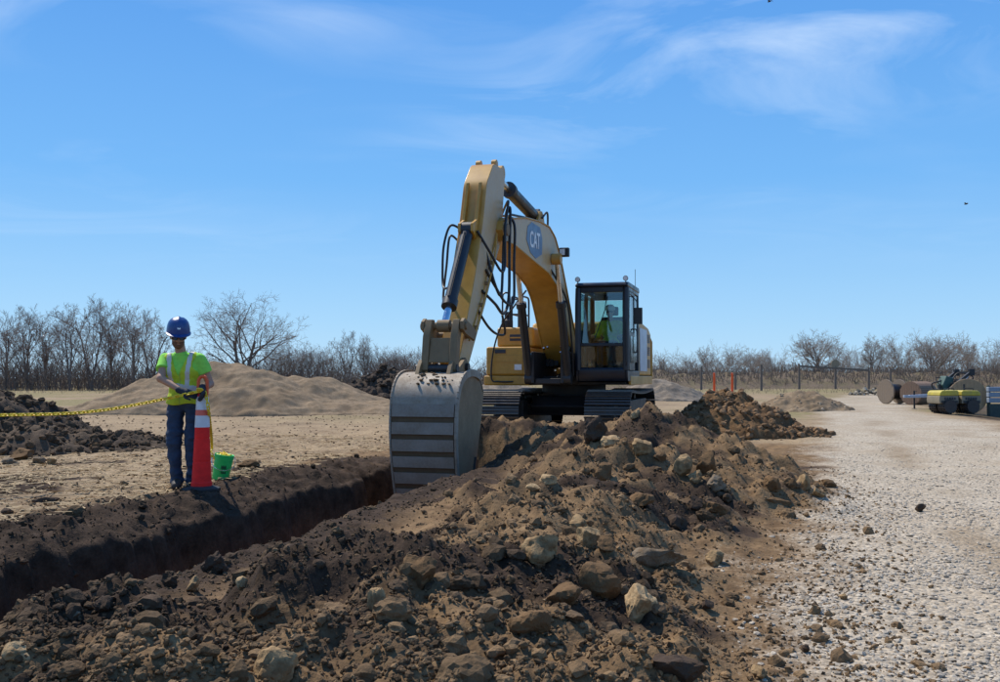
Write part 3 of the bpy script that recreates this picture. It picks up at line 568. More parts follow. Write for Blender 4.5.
# ------------------------------------------------------------------ heaps standing on the ground
def heap(name, c, rx, ry, h, mat, label, cat, seed, rough=.05, lumps=0.0, top=1.0, n=110, skew=(0, 0), clods=0, ctint=None, csize=(.03, .09), yaw=0.0, peaks=None):
    a = np.linspace(-1.25, 1.25, n); U, Vv = np.meshgrid(a, a); X = U * rx; Y = Vv * ry
    def hz(U, Vv):
        wx = U + .12 * fbm2(U * 2.2, Vv * 2.2, seed, 4); wy = Vv + .12 * fbm2(U * 2.2, Vv * 2.2, seed + 3, 4); z = np.zeros_like(U)
        for (pu, pv, ph, pr) in (peaks or [(skew[0], skew[1], 1.0, 1.0)]):
            d = np.hypot(wx - pu, wy - pv) / pr; z = np.maximum(z, ph * np.clip(1 - np.sqrt(d * d + .02 * top) + .07 * top, 0, 1) ** .95)
        m = sstep(0, .1, z); z = z * h + m * rough * h * fbm2(U * 5, Vv * 5, seed + 7, 5, .55)
        if lumps: z = z + m * lumps * (cell2(U * rx * 2.2, Vv * ry * 2.2, seed) + .6 * cell2(U * rx * 5, Vv * ry * 5, seed + 1))
        return z
    Z = hz(U, Vv); Z = np.where(Z > 0.004, Z, -0.12); cz, sz = math.cos(yaw), math.sin(yaw); WX = c[0] + X * cz - Y * sz; WY = c[1] + X * sz + Y * cz; g0 = terrain(WX, WY)
    V = np.stack([WX - c[0], WY - c[1], Z + g0 - tz(*c[:2])], -1); idx = np.arange(n * n).reshape(n, n); F = np.stack([idx[:-1, :-1], idx[:-1, 1:], idx[1:, 1:], idx[1:, :-1]], -1).reshape(-1, 4)
    keep = (Z.ravel()[F] > 0).any(1); o = thing(name, (c[0], c[1], tz(*c[:2])), label, cat)
    me = np_mesh(name, V.reshape(-1, 3), F[keep], [mat], True); b = bmesh.new(); b.from_mesh(me); bmesh.ops.delete(b, geom=[v for v in b.verts if not v.link_faces], context='VERTS'); b.to_mesh(me); b.free()
    link(bpy.data.objects.new('mound', me), o)
    if clods:
        th = rng.random(clods * 3) * 6.283; rr = np.sqrt(rng.random(clods * 3)) * 1.15; cu, cv = rr * np.cos(th), rr * np.sin(th); q = hz(cu, cv); k = np.nonzero((q > .01) | (rng.random(len(q)) < .15))[0][:clods]
        px_, py_ = cu[k] * rx, cv[k] * ry; wx = px_ * cz - py_ * sz; wy = px_ * sz + py_ * cz; P = np.c_[wx, wy, np.maximum(q[k], 0) + terrain(c[0] + wx, c[1] + wy) - tz(*c[:2])]
        sz_ = csize[0] + (csize[1] - csize[0]) * rng.random(len(k)) ** 2.5; tn = np.array([ctint]) * (.5 + rng.random((len(k), 1)))
        co = scatter('clods', ICO2, P, sz_, tn, 'clod', .14, .9, False, .35, o); co['kind'] = 'stuff'
    return o
heap('sand_mound', (-8.6, 34.0), 6.3, 4.6, 1.78, 'sand', 'big smooth tan sand mound behind the worker', 'sand pile', 81, .055, top=2.0, n=220, peaks=[(-.20, 0, 1.04, .74), (.26, .05, .74, .62), (.62, -.05, .30, .45), (-.5, -.1, .5, .55)])
heap('dirt_heap', (-8.9, 17.2), 2.9, 2.4, 1.12, 'dirt_dark', 'dark brown dirt heap at the left edge behind the yellow chain', 'dirt pile', 82, .07, .09, n=190, clods=2200, ctint=(.085, .056, .034), csize=(.012, .085), peaks=[(-.30, 0, 1.12, .85), (.25, -.35, .40, .62), (.75, -.2, .18, .4)])
heap('dirt_heap', (-5.2, 40.0), 2.7, 2.2, 1.55, 'dirt_dark', 'black lumpy topsoil heap beyond the bucket', 'dirt pile', 83, .1, .28, n=110, clods=700, ctint=(.05, .037, .028), csize=(.05, .2), peaks=[(.25, 0, 1.0, .9), (-.35, 0, .55, .6)])
heap('dirt_heap', (4.95, 20.2), 1.75, 1.5, 0.98, 'dirt_brown', 'steep brown dirt heap standing alone beside the gravel road', 'dirt pile', 84, .05, .10, n=150, clods=1100, ctint=(.19, .115, .06), csize=(.012, .075), peaks=[(-.12, 0, 1.0, .92), (.55, -.15, .3, .5)])
heap('sand_pile', (11.3, 36.0), 1.8, 1.5, 0.80, 'sand', 'small pale sand pile behind the brown dirt heap', 'sand pile', 85, .06, .02, n=90, clods=200, ctint=(.38, .3, .21), csize=(.01, .05))
heap('gravel_heap', (8.6, 52.0), 2.9, 2.0, 1.25, 'gravel_pile', 'low grey gravel heap seen right of the excavator', 'gravel pile', 86, .05, n=80)
heap('gravel_heap', (0.0, 52.0), 4.2, 2.0, 1.0, 'gravel_pile', 'grey gravel heap seen under the excavator engine boxes', 'gravel pile', 87, .06, n=80)

# ------------------------------------------------------------------ the excavator (local: x forward, y to its left, z up)
TH = rad(15.5); EXO = (1.68, 21.83)
EX = thing('excavator', (EXO[0], EXO[1], tz(*EXO)), 'yellow tracked excavator with its bucket lowered into the trench', 'excavator', -(math.pi / 2 + TH))
YB = -0.10
def oval_path(s, r=.44, x0=-1.62, x1=1.95, zc=.47):
    L = x1 - x0; P = 2 * L + 2 * math.pi * r; s %= P
    if s < L: return (x1 - s, zc - r), math.pi
    s -= L
    if s < math.pi * r: a = -math.pi / 2 - s / r; return (x0 + r * math.cos(a), zc + r * math.sin(a)), a - math.pi / 2
    s -= math.pi * r
    if s < L: return (x0 + s, zc + r - .05 * math.sin(math.pi * s / L)), 0.0
    s -= L; a = math.pi / 2 - s / r; return (x1 + r * math.cos(a), zc + r * math.sin(a)), a - math.pi / 2
PER = 2 * (1.95 + 1.62) + 2 * math.pi * .44
sh = MB(); sh.box(-.088, .088, -.46, .46, 0, .022)
for gx in (-.07, .0, .07): sh.add([(gx - .012, -.46, .022), (gx + .012, -.46, .022), (gx + .012, .46, .022), (gx - .012, .46, .022), (gx - .006, -.46, .055), (gx + .006, -.46, .055), (gx + .006, .46, .055), (gx - .006, .46, .055)], MB.BF, 1)
shoe_me = sh.mesh('track_shoe', ['track_steel', 'grouser_steel'], 0)
lk = MB(); lk.box(-.1, .1, -.12, -.06, -.09, 0).box(-.1, .1, .06, .12, -.09, 0)
shoe_proto = None
for sy in (1, -1):
    fr = MB(); fr.prism([(-1.35, .30), (1.55, .30), (1.70, .42), (1.62, .62), (.6, .66), (-1.3, .62), (-1.45, .45)], -.24, .24)
    fr.box(-1.3, 1.5, -.33, .33, .16, .74)
    tr_ = fr.build('track', 'under_paint', EX, .015); tr_.location = (0, sy * 1.14, 0)
    for k in range(int(round(PER / .19))):
        (px_, pz_), a = oval_path(k * PER / round(PER / .19)); o = link(bpy.data.objects.new('track_shoe', shoe_me), tr_); o.location = (px_, 0, pz_); o.rotation_euler = (0, -a, 0)
    MB().lathe([(0.02, -.12), (.30, -.12), (.36, -.06), (.36, .06), (.30, .12), (.02, .12)], 24).build('idler', 'track_steel', tr_).matrix_local = Matrix.Translation((1.95, 0, .47)) @ Matrix.Rotation(math.pi / 2, 4, 'X')
    sp = MB(); sp.lathe([(0.02, -.14), (.22, -.14), (.26, -.04), (.33, -.03), (.33, .03), (.26, .04), (.22, .14), (.02, .14)], 22)
    for k in range(11): a = k * 2 * math.pi / 11; sp.bar((.32 * math.cos(a), .32 * math.sin(a), 0), (.395 * math.cos(a), .395 * math.sin(a), 0), .07, .06)
    sp.build('sprocket', 'track_steel', tr_).matrix_local = Matrix.Translation((-1.62, 0, .47)) @ Matrix.Rotation(math.pi / 2, 4, 'X')
    for rx_ in (-1.1, -.6, -.1, .4, .9, 1.4):
        MB().cyl((0, -.2, 0), (0, .2, 0), .11, n=14).build('track_roller', 'track_steel', tr_).location = (rx_, 0, .22)
    for rx_ in (-.6, .7): MB().cyl((0, -.16, 0), (0, .16, 0), .08, n=12).build('carrier_roller', 'track_steel', tr_).location = (rx_, 0, .78)
cb = MB(); cb.prism([(-1.0, .42), (1.05, .42), (1.25, .60), (1.0, .82), (-1.0, .82), (-1.2, .6)], -.72, .72); cb.prism([(.55, .40), (1.05, .40), (1.15, .66), (.5, .70)], -1.0, 1.0); cb.prism([(-1.05, .40), (-.5, .40), (-.45, .70), (-1.1, .66)], -1.0, 1.0)
cb.build('carbody', 'under_paint', EX, .02)
MB().cyl((0, 0, .82), (0, 0, 1.06), .72, n=36).build('swing_bearing', 'under_paint', EX)
up = MB(); up.box(-2.5, 1.45, -1.40, .38, 1.065, 1.25); up.box(-2.5, -.02, .385, 1.44, 1.065, 1.25); up.box(.0, 1.5, .385, 1.40, 1.065, 1.13)
up.box(.1, 2.32, YB - .34, YB - .28, 1.10, 1.75).box(.1, 2.32, YB + .28, YB + .34, 1.10, 1.75).box(.1, 2.25, YB - .27, YB + .27, 1.09, 1.2)
up.build('swing_platform', 'under_paint', EX, .015)
# right-hand boxes (seen left of the boom)
bx = MB(); bx.box(.05, 1.58, -1.62, -.70, 1.262, 1.88); st = bx.build('storage_box', 'yellow_clean', EX, .045, seg=3)
MB().box(1.583, 1.592, -1.50, -.80, 1.30, 1.70).build('box_panel', 'yellow_clean', st, .004)
MB().box(1.585, 1.596, -1.42, -1.18, 1.74, 1.82).build('sticker', 'decal_dark', st)
MB().box(1.594, 1.599, -.98, -.82, 1.38, 1.50).build('sticker', 'decal_white', st)
MB().box(1.594, 1.606, -1.46, -.95, 1.545, 1.565).build('box_ridge', 'yellow_clean', st, .003)
MB().box(.05, 1.62, -1.66, -.66, 1.05, 1.258).build('box_base', 'yellow_clean', EX, .035, seg=3)
ub = MB(); ub.box(-.7, 1.15, -1.50, -.66, 1.884, 2.32); u_ = ub.build('upper_box', 'yellow_clean', EX, .06, seg=3)
MB().box(1.153, 1.165, -1.20, -.78, 2.02, 2.16).build('upper_recess', 'decal_dark', u_, .004)
MB().box(1.167, 1.18, -1.19, -.79, 2.075, 2.105).build('recess_bar', 'yellow_clean', u_, .004)
hr = MB()
for (yy, xx) in ((-1.22, .9), (-.98, .9)):
    hr.tube(spline([(xx, yy, 2.30), (xx, yy, 2.92), (xx - .03, yy, 3.0), (xx - .12, yy, 3.02), (xx - .5, yy, 3.02), (xx - .58, yy, 2.98), (xx - .6, yy, 2.9), (xx - .6, yy, 2.3)], 4), .022, 8)
    hr.tube([(xx, yy, 2.62), (xx - .6, yy, 2.62)], .018, 6)
hr.tube([(.9, -1.22, 2.62), (.9, -.98, 2.62)], .018, 6).tube([(.9, -1.22, 2.95), (.9, -.98, 2.95)], .018, 6)
hr.tube(spline([(.95, -1.42, 2.30), (.95, -1.42, 2.95), (.93, -1.40, 3.08), (.9, -1.32, 3.1), (.9, -1.27, 3.02), (.9, -1.26, 2.3)], 4), .02, 8)
hr.build('handrail', 'black_paint', EX)
MB().lathe([(.02, 0), (.13, 0), (.13, .16), (.09, .19), (.06, .22), (.06, .36), (.02, .36)], 18, (.78, -1.36, 2.325)).build('air_precleaner', 'black_paint', EX)
hd = MB(); hd.box(-2.35, -.25, -1.38, .33, 1.262, 2.28); hd.prism([(-2.3, 2.284), (-.4, 2.284), (-.55, 2.50), (-2.1, 2.52)], -1.1, .25); hd.build('engine_hood', 'yellow', EX, .06, seg=3)
MB().lathe([(.02, 0), (.075, 0), (.075, .55), (.055, .55), (.055, .50), (.02, .5)], 16, (-1.3, -.95, 2.50)).build('exhaust_pipe', 'black_paint', EX)
sd = MB(); sd.prism([(-2.35, 1.262), (-.06, 1.262), (-.06, 2.46), (-.35, 2.50), (-1.9, 2.42), (-2.35, 2.30)], .345, 1.47); sdo = sd.build('side_housing', 'yellow', EX, .05, seg=3)
for k in range(3):
    z0 = 1.45 + k * .30; v_ = MB()
    for q in range(5): v_.box(-2.08, -1.62, 1.474, 1.482, z0 + q * .042, z0 + q * .042 + .028)
    v_.build('vent', 'decal_dark', sdo)
MB().box(-1.45, -.15, 1.473, 1.486, 1.36, 2.34).build('service_door', 'silver', sdo, .008)
cwp = []
for k in range(13): a = math.pi / 2 + math.pi * k / 12; cwp.append((-2.45 + .95 * math.cos(a) * (1.0 if k in (0, 12) else 1.0), 1.50 * math.copysign(abs(math.sin(a)) ** .55, math.sin(a))))
cw = MB(); n_ = len(cwp); cw.add([(x, y, 1.16) for x, y in cwp] + [(x, y, 2.10) for x, y in cwp] + [(-2.4 + (x + 2.4) * .86, y * .93, 2.36) for x, y in cwp], [list(range(n_)), list(range(3 * n_ - 1, 2 * n_ - 1, -1))] + [[i + r * n_, (i + 1) % n_ + r * n_, (i + 1) % n_ + (r + 1) * n_, i + (r + 1) * n_] for r in (0, 1) for i in range(n_)])
cw.build('counterweight', 'yellow', EX, .03)
MB().box(-2.35, 1.48, 1.445, 1.50, 1.06, 1.255).build('side_skirt', 'yellow', EX, .015)
# hydraulic block between the boom foot plates
hb = MB()
for k in range(26):
    y0 = R.uniform(YB - .6, YB + .46); x0 = R.uniform(1.0, 1.9); z0 = R.uniform(1.22, 1.75)
    if k % 2: hb.tube(spline([(x0, y0, 1.2), (x0 + R.uniform(-.1, .2), y0 + R.uniform(-.1, .1), z0), (x0 - .3, y0 + R.uniform(-.15, .15), z0 + R.uniform(0, .2)), (x0 - .6, y0, 1.5)], 5), R.uniform(.014, .024), 7)
    else: hb.box(x0 - .06, x0 + .06, y0 - .05, y0 + .05, z0 - .1, z0 + .05)
hb.build('hydraulic_lines', 'hose', EX)
fl = MB()
for k in range(16): y0 = R.uniform(YB - .6, YB + .4); z0 = R.uniform(1.2, 1.85); MB().cyl((1.93, y0, z0), (1.98, y0, z0 + R.uniform(-.02, .03)), .018, n=8).build('hose_fitting', 'chrome', EX)
# cab
cab = thing('cab', (0, 0, 0), None, None); cab.parent = EX
CX0, CX1, CY0, CY1, CZ0, CZ1 = .02, 1.90, .41, 1.49, 1.14, 3.18
def qprism(mb, p, q, w0, w1): mb.bar(p, q, w0, w1)
fm = MB()
fm.prism([(CX0, CZ0), (CX1 - .06, CZ0), (CX1, CZ0 + .10), (CX1, 1.40), (CX0, 1.40)], CY0, CY0 + .05); fm.prism([(CX0, CZ0), (CX1 - .06, CZ0), (CX1, CZ0 + .10), (CX1, 1.36), (CX0, 1.36)], CY1 - .05, CY1)
fm.prism([(CX1 - .12, CZ0), (CX1 - .06, CZ0), (CX1, CZ0 + .10), (CX1, 1.38), (CX1 - .05, 1.42), (CX1 - .12, 1.42)], CY0 + .052, CY1 - .052)
fm.box(CX0, CX1 - .13, CY0 + .052, CY1 - .052, CZ0 + .01, CZ0 + .07)
for yy, w in ((CY0 + .045, .088), (CY1 - .045, .088)):
    fm.tube([(CX1 - .05, yy, 1.36), (CX1 - .035, yy, 2.0), (CX1 - .055, yy, 2.75), (CX1 - .10, yy, 3.08)], .068, 8)
    fm.box(CX0 + .005, CX0 + .13, yy - .04, yy + .04, 1.37, 3.08); fm.box(.86, .93, yy - .035, yy + .035, 1.37, 3.08)
    fm.bar((CX0 + .1, yy, 3.06), (CX1 - .1, yy, 3.06), .08, .08)
fm.box(CX1 - .075, CX1 - .02, CY0 + .06, CY1 - .06, 1.865, 1.925); fm.box(CX0 + .01, CX0 + .12, CY0 + .05, CY1 - .05, 1.37, 2.05); fm.box(CX0 + .01, CX0 + .12, CY0 + .09, CY1 - .09, 2.95, 3.08)
fm.box(CX1 - .14, CX1 - .05, CY0 + .1, CY1 - .1, 2.98, 3.09)
fm.build('frame', 'cab_paint', cab, .012)
rf = MB(); rf.prism([(CX0, 3.085), (CX1 - .04, 3.085), (CX1 + .02, 3.11), (CX1 - .02, 3.17), (CX1 - .2, 3.20), (CX0 + .1, 3.21), (CX0, 3.17)], CY0 - .01, CY1 + .01); rf.build('roof', 'cab_paint', cab, .03, seg=3)
def pane(name, quad, parent=cab):
    q = [Vector(p) for p in quad]; nrm = (q[1] - q[0]).cross(q[2] - q[0]).normalized() * .006
    return MB().add([p - nrm for p in q] + [p + nrm for p in q], MB.BF).build(name, 'glass', parent, smooth=0)
ya, yb_ = CY0 + .085, CY1 - .085
pane('front_window', [(CX1 - .045, ya, 1.93), (CX1 - .045, yb_, 1.93), (CX1 - .085, yb_, 2.98), (CX1 - .085, ya, 2.98)])
pane('lower_window', [(CX1 - .055, ya, 1.43), (CX1 - .055, yb_, 1.43), (CX1 - .045, yb_, 1.86), (CX1 - .045, ya, 1.86)])
pane('side_window', [(.94, CY0 + .03, 1.42), (1.78, CY0 + .03, 1.42), (1.76, CY0 + .03, 3.0), (.94, CY0 + .03, 3.0)])
pane('side_window', [(.15, CY0 + .03, 1.9), (.85, CY0 + .03, 1.9), (.85, CY0 + .03, 3.0), (.15, CY0 + .03, 3.0)])
pane('side_window', [(.15, CY1 - .03, 1.55), (.85, CY1 - .03, 1.55), (.85, CY1 - .03, 3.0), (.15, CY1 - .03, 3.0)])
pane('rear_window', [(.06, CY0 + .1, 2.06), (.06, CY1 - .1, 2.06), (.06, CY1 - .1, 2.94), (.06, CY0 + .1, 2.94)])
dr = MB(); dr.prism([(.95, 1.37), (1.77, 1.37), (1.79, 1.6), (1.79, 2.6), (1.74, 3.0), (1.68, 3.0), (1.72, 2.6), (1.72, 2.16), (.95, 2.16)], CY1 - .012, CY1 + .02); dr.box(.95, 1.0, CY1 - .012, CY1 + .018, 2.163, 3.0).box(1.003, 1.67, CY1 - .012, CY1 + .018, 2.94, 3.0)
do = dr.build('door', 'cab_paint', cab, .006); pane('door_window', [(1.0, CY1 - .002, 2.17), (1.71, CY1 - .002, 2.17), (1.69, CY1 - .002, 2.93), (1.0, CY1 - .002, 2.93)], do)
pane('lower_door_window', [(1.05, CY1 + .026, 1.52), (1.68, CY1 + .026, 1.52), (1.68, CY1 + .026, 2.08), (1.05, CY1 + .026, 2.08)], do)
MB().tube(spline([(.98, CY1 + .02, 1.75), (.98, CY1 + .07, 1.80), (.98, CY1 + .07, 2.2), (.98, CY1 + .02, 2.25)], 4), .014, 7).build('handle', 'black_paint', do)
mr_ = MB(); mr_.box(1.60, 1.66, CY1 + .10, CY1 + .27, 2.32, 2.66); mr_.tube(spline([(1.72, CY1, 2.9), (1.68, CY1 + .1, 2.86), (1.64, CY1 + .17, 2.75), (1.63, CY1 + .18, 2.6)], 4), .012, 6); mr_.build('mirror', 'black_paint', cab, .02)
for yy in (CY0 + .04, CY1 - .04):
    w_ = MB(); w_.cyl((CX1 - .10, yy, 3.255), (CX1 - .02, yy, 3.255), .045, .055, 14).cyl((CX1 - .06, yy, 3.18), (CX1 - .06, yy, 3.22), .012, n=8); wl_ = w_.build('work_lamp', 'black_paint', cab)
    MB().cyl((CX1 - .0195, yy, 3.255), (CX1 - .012, yy, 3.255), .045, n=14).build('lens', 'decal_white', wl_)
MB().tube([(.2, CY1 - .06, 3.19), (.2, CY1 - .06, 3.62)], .006, 5).build('antenna', 'black_paint', cab)
MB().tube(spline([(CX1 + .0, CY1 - .03, 1.5), (CX1 + .05, CY1 - .02, 1.56), (CX1 + .05, CY1 - .02, 2.3), (CX1 + .0, CY1 - .03, 2.36)], 4), .014, 7).build('grab_rail', 'black_paint', cab)
MB().tube([(CX1 - .0, .80, 2.0), (CX1 - .02, 1.02, 2.6), (CX1 - .035, 1.06, 2.9)], .009, 6).build('wiper', 'black_paint', cab)
se = MB(); se.prism([(.56, 1.72), (1.16, 1.74), (1.18, 1.84), (.66, 1.87)], .70, 1.20); se.prism([(.42, 1.82), (.56, 1.84), (.48, 2.54), (.36, 2.56)], .71, 1.19); se.prism([(.36, 2.58), (.46, 2.58), (.43, 2.78), (.35, 2.78)], .82, 1.08); se.box(.6, 1.05, .75, 1.15, 1.22, 1.72)
se.build('operator_seat', 'rubber', cab, .03, seg=3)
cs = MB()
for yy in (.62, 1.28): cs.prism([(.5, 1.55), (1.2, 1.6), (1.25, 1.86), (1.1, 1.92), (.5, 1.86)], yy - .07, yy + .07); cs.tube([(1.14, yy, 1.9), (1.17, yy, 2.02)], .016, 7); cs.lathe([(.01, 0), (.03, .01), (.034, .06), (.02, .12), (.005, .13)], 10, (1.17, yy, 2.01))
cs.build('control_console', 'rubber', cab, .02)
mn = MB(); mn.bar((1.62, .56, 1.95), (1.60, .56, 2.2), .22, .03, up=(1, 0, 0)); mn.tube([(1.64, .5, 1.45), (1.63, .52, 1.97)], .016, 6); mn.tube([(1.5, .85, 1.22), (1.55, .85, 1.85)], .014, 6).tube([(1.5, 1.02, 1.22), (1.55, 1.02, 1.85)], .014, 6); mn.build('monitor_and_levers', 'rubber', cab)
# boom
BW = .30
low = [(.45, 1.45), (.9, 1.42), (1.55, 1.98), (2.05, 2.50), (2.40, 2.82), (2.85, 3.05), (3.6, 3.22), (4.8, 3.31), (6.15, 3.42), (6.72, 3.40)]
top_ = [(6.86, 3.56), (6.72, 3.78), (6.25, 3.84), (5.3, 4.0), (4.25, 4.10), (3.45, 4.12), (2.95, 4.0), (2.5, 3.72), (1.7, 2.95), (.8, 2.05), (.42, 1.75)]
def strip_prism(lo, hi, n=24):
    """cut two chains into the same number of stations -> a smooth plated box section"""
    def res(c):
        c = [Vector((a, b)) for a, b in c]; d = [0]
        for i in range(1, len(c)): d.append(d[-1] + (c[i] - c[i - 1]).length)
        out = []
        for k in range(n + 1):
            t = d[-1] * k / n; i = max(j for j in range(len(d)) if d[j] <= t + 1e-9); i = min(i, len(c) - 2); w = (t - d[i]) / (d[i + 1] - d[i]); out.append(c[i].lerp(c[i + 1], w))
        return out
    return res(lo), res(hi)
lo_, hi_ = strip_prism(low, top_[::-1], 40)
bm_ = MB(); n_ = len(lo_)
vs_ = [(p.x, YB + s * BW, p.y) for s in (-1, 1) for c in (lo_, hi_) for p in c]; fs_ = []
for k in range(n_ - 1):
    a0, a1, b0, b1 = k, k + n_, k + 2 * n_, k + 3 * n_
    fs_ += [[a0, a0 + 1, a1 + 1, a1], [b0, b1, b1 + 1, b0 + 1], [a0, b0, b0 + 1, a0 + 1], [a1, a1 + 1, b1 + 1, b1]]
fs_ += [[0, n_, 3 * n_, 2 * n_], [n_ - 1, 3 * n_ - 1, 4 * n_ - 1, 2 * n_ - 1]]
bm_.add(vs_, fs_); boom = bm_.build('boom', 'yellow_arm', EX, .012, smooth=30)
for s_ in (-1, 1):      # flange edges of the box section
    for ch in (lo_, hi_): MB().tube([(ch[k].x, YB + s_ * (BW + .008), ch[k].y) for k in range(1, n_ - 1)], .016, 6).build('weld_flange', 'yellow', boom)
MB().cyl((.55, YB - .34, 1.62), (.55, YB + .34, 1.62), .10, n=18).build('foot_pin', 'track_steel', boom)
MB().cyl((6.72, YB - .36, 3.58), (6.72, YB + .36, 3.58), .10, n=18).build('stick_pin', 'link_steel', boom)
br = MB(); br.prism([(3.0, 3.98), (3.75, 4.10), (3.55, 4.42), (3.35, 4.45), (3.2, 4.35)], YB - .14, YB - .09); br.prism([(3.0, 3.98), (3.75, 4.10), (3.55, 4.42), (3.35, 4.45), (3.2, 4.35)], YB + .09, YB + .14); br.build('cylinder_bracket', 'yellow', boom, .006)
wb = MB(); wb.tube(spline([(3.9, YB, 4.1), (3.2, YB + .02, 4.17), (2.6, YB, 3.9), (1.8, YB, 3.16), (1.0, YB, 2.36)], 6), .028, 8).tube(spline([(5.6, YB + .1, 4.02), (4.2, YB + .12, 4.16), (3.2, YB + .12, 4.2), (2.6, YB + .1, 3.93), (1.8, YB + .1, 3.2), (.9, YB + .1, 2.3)], 6), .022, 8).tube(spline([(5.6, YB - .1, 4.02), (4.2, YB - .12, 4.16), (3.2, YB - .12, 4.2), (2.6, YB - .1, 3.93), (1.8, YB - .1, 3.2), (.9, YB - .1, 2.3)], 6), .022, 8); wb.build('boom_lines', 'black_paint', boom)
# emblem panel on the boom's left side
ys = YB + BW
dq = [(4.95, 3.36), (5.35, 3.42), (5.65, 3.62), (5.55, 3.86), (5.25, 3.98), (4.6, 3.98), (4.42, 3.80), (4.45, 3.50)]
dq = [(a - .35, b + .01) for a, b in dq]
MB().prism(dq, ys + .002, ys + .007).build('emblem_panel', 'decal_blue', boom)
def text_mesh(name, txt, size, mat, shear=0.0, extrude=.002):
    cu = bpy.data.curves.new(name, 'FONT'); cu.body = txt; cu.size = size; cu.align_x = 'CENTER'; cu.align_y = 'CENTER'; cu.shear = shear; cu.extrude = extrude; cu.offset = size * .022
    o = bpy.data.objects.new(name, cu); COL.objects.link(o); dg = bpy.context.evaluated_depsgraph_get(); dg.update(); me = bpy.data.meshes.new_from_object(o.evaluated_get(dg)); bpy.data.objects.remove(o); bpy.data.curves.remove(cu); me.name = name
    me.materials.clear(); me.materials.append(MATS[mat]); return me
tx = link(bpy.data.objects.new('emblem_letters', text_mesh('emblem_letters', 'CAT', .40, 'decal_white', .05)), boom)
tx.matrix_local = Matrix.Translation((4.68, ys + .011, 3.68)) @ Matrix.Rotation(rad(4), 4, 'Y') @ Matrix(((-1, 0, 0, 0), (0, 0, 1, 0), (0, 1, 0, 0), (0, 0, 0, 1)))
lm = MB(); lm.box(3.02, 3.13, ys + .12, ys + .32, 3.58, 3.76); lm.bar((3.07, ys, 3.62), (3.07, ys + .13, 3.62), .05, .05); lo2 = lm.build('boom_lamp', 'black_paint', boom, .02); MB().box(3.132, 3.14, ys + .14, ys + .24, 3.61, 3.73).build('lens', 'decal_white', lo2, .003)
# boom cylinders
for s_ in (-1, 1):
    y0 = YB + s_ * .405; a = Vector((2.20, y0, 1.20)); b = Vector((3.25, y0, 3.52)); d = (b - a).normalized()
    c_ = MB(); c_.cyl(a, a + d * 1.62, .085, n=18).cyl(a + d * 1.55, a + d * 1.66, .105, n=18).cyl(a - Vector((0, .08, 0)), a + Vector((0, .08, 0)), .12, n=16).tube([a + d * .2 + Vector((.12, 0, 0)), a + d * 1.5 + Vector((.12, 0, 0))], .018, 6)
    co = c_.build('boom_cylinder', 'black_paint', EX); MB().cyl(a + d * 1.6, b, .050, n=14).build('rod', 'chrome', co)
    MB().cyl(b - Vector((0, .09, 0)), b + Vector((0, .09, 0)), .11, n=16).build('rod_eye', 'yellow', co)
MB().cyl((3.25, YB - .49, 3.52), (3.25, YB + .49, 3.52), .055, n=14).build('cylinder_pin', 'track_steel', EX)
# stick
STK_B = [(6.30, 4.50), (6.42, 4.0), (6.50, 3.45), (6.72, 3.22), (7.35, 2.45), (8.28, 1.26)]
STK_F = [(6.42, 4.62), (6.98, 4.60), (7.36, 4.22), (7.56, 3.62), (7.66, 3.38), (8.10, 2.45), (8.62, 1.42)]
lo_, hi_ = strip_prism(STK_B, STK_F, 40); SW = .19
sk = MB(); n_ = len(lo_); sw = [SW * (1 if k < 26 else 1 - .22 * (k - 26) / 14) for k in range(n_)]
vs_ = [(p.x, YB + s * sw[k], p.y) for s in (-1, 1) for c in (lo_, hi_) for k, p in enumerate(c)]; fs_ = []
for k in range(n_ - 1):
    a0, a1, b0, b1 = k, k + n_, k + 2 * n_, k + 3 * n_
    fs_ += [[a0, a0 + 1, a1 + 1, a1], [b0, b1, b1 + 1, b0 + 1], [a0, b0, b0 + 1, a0 + 1], [a1, a1 + 1, b1 + 1, b1]]
fs_ += [[0, n_, 3 * n_, 2 * n_], [n_ - 1, 3 * n_ - 1, 4 * n_ - 1, 2 * n_ - 1]]
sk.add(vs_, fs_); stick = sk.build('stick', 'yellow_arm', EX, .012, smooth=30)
rb = MB()
for yy in (-.10, .10): rb.prism([(7.38, 4.22), (7.44, 4.22), (7.66, 3.60), (7.86, 3.52), (7.86, 3.40), (7.70, 3.30), (7.58, 3.55)], YB + yy - .022, YB + yy + .022)
rb.build('cylinder_lug', 'yellow', stick, .006)
te = MB()
for yy in (-.13, .13): MB().cyl((6.36, YB + yy - .05, 4.58), (6.36, YB + yy + .05, 4.58), .12, n=16).build('tail_lug', 'yellow', stick, .006); MB().cyl((6.72, YB + yy - .04, 4.64), (6.72, YB + yy + .04, 4.64), .08, n=14).build('tail_lug', 'yellow', stick, .006)
sl = MB()
for off in (.03, -.03): sl.tube(spline([(6.9, YB + SW + .03, 3.5), (7.2, YB + SW + .03 + off, 3.0), (7.75, YB + SW + .025 + off, 2.3), (8.2, YB + SW + .01 + off, 1.75)], 5), .014, 6)
sl.build('steel_line', 'yellow', stick)
clp = MB()
for k in range(4): p_ = Vector((7.2 + k * .27, YB + SW + .02, 3.0 - k * .35)); MB().box(p_.x - .03, p_.x + .03, p_.y - .02, p_.y + .035, p_.z - .03, p_.z + .03).build('line_clamp', 'link_steel', stick, .005)
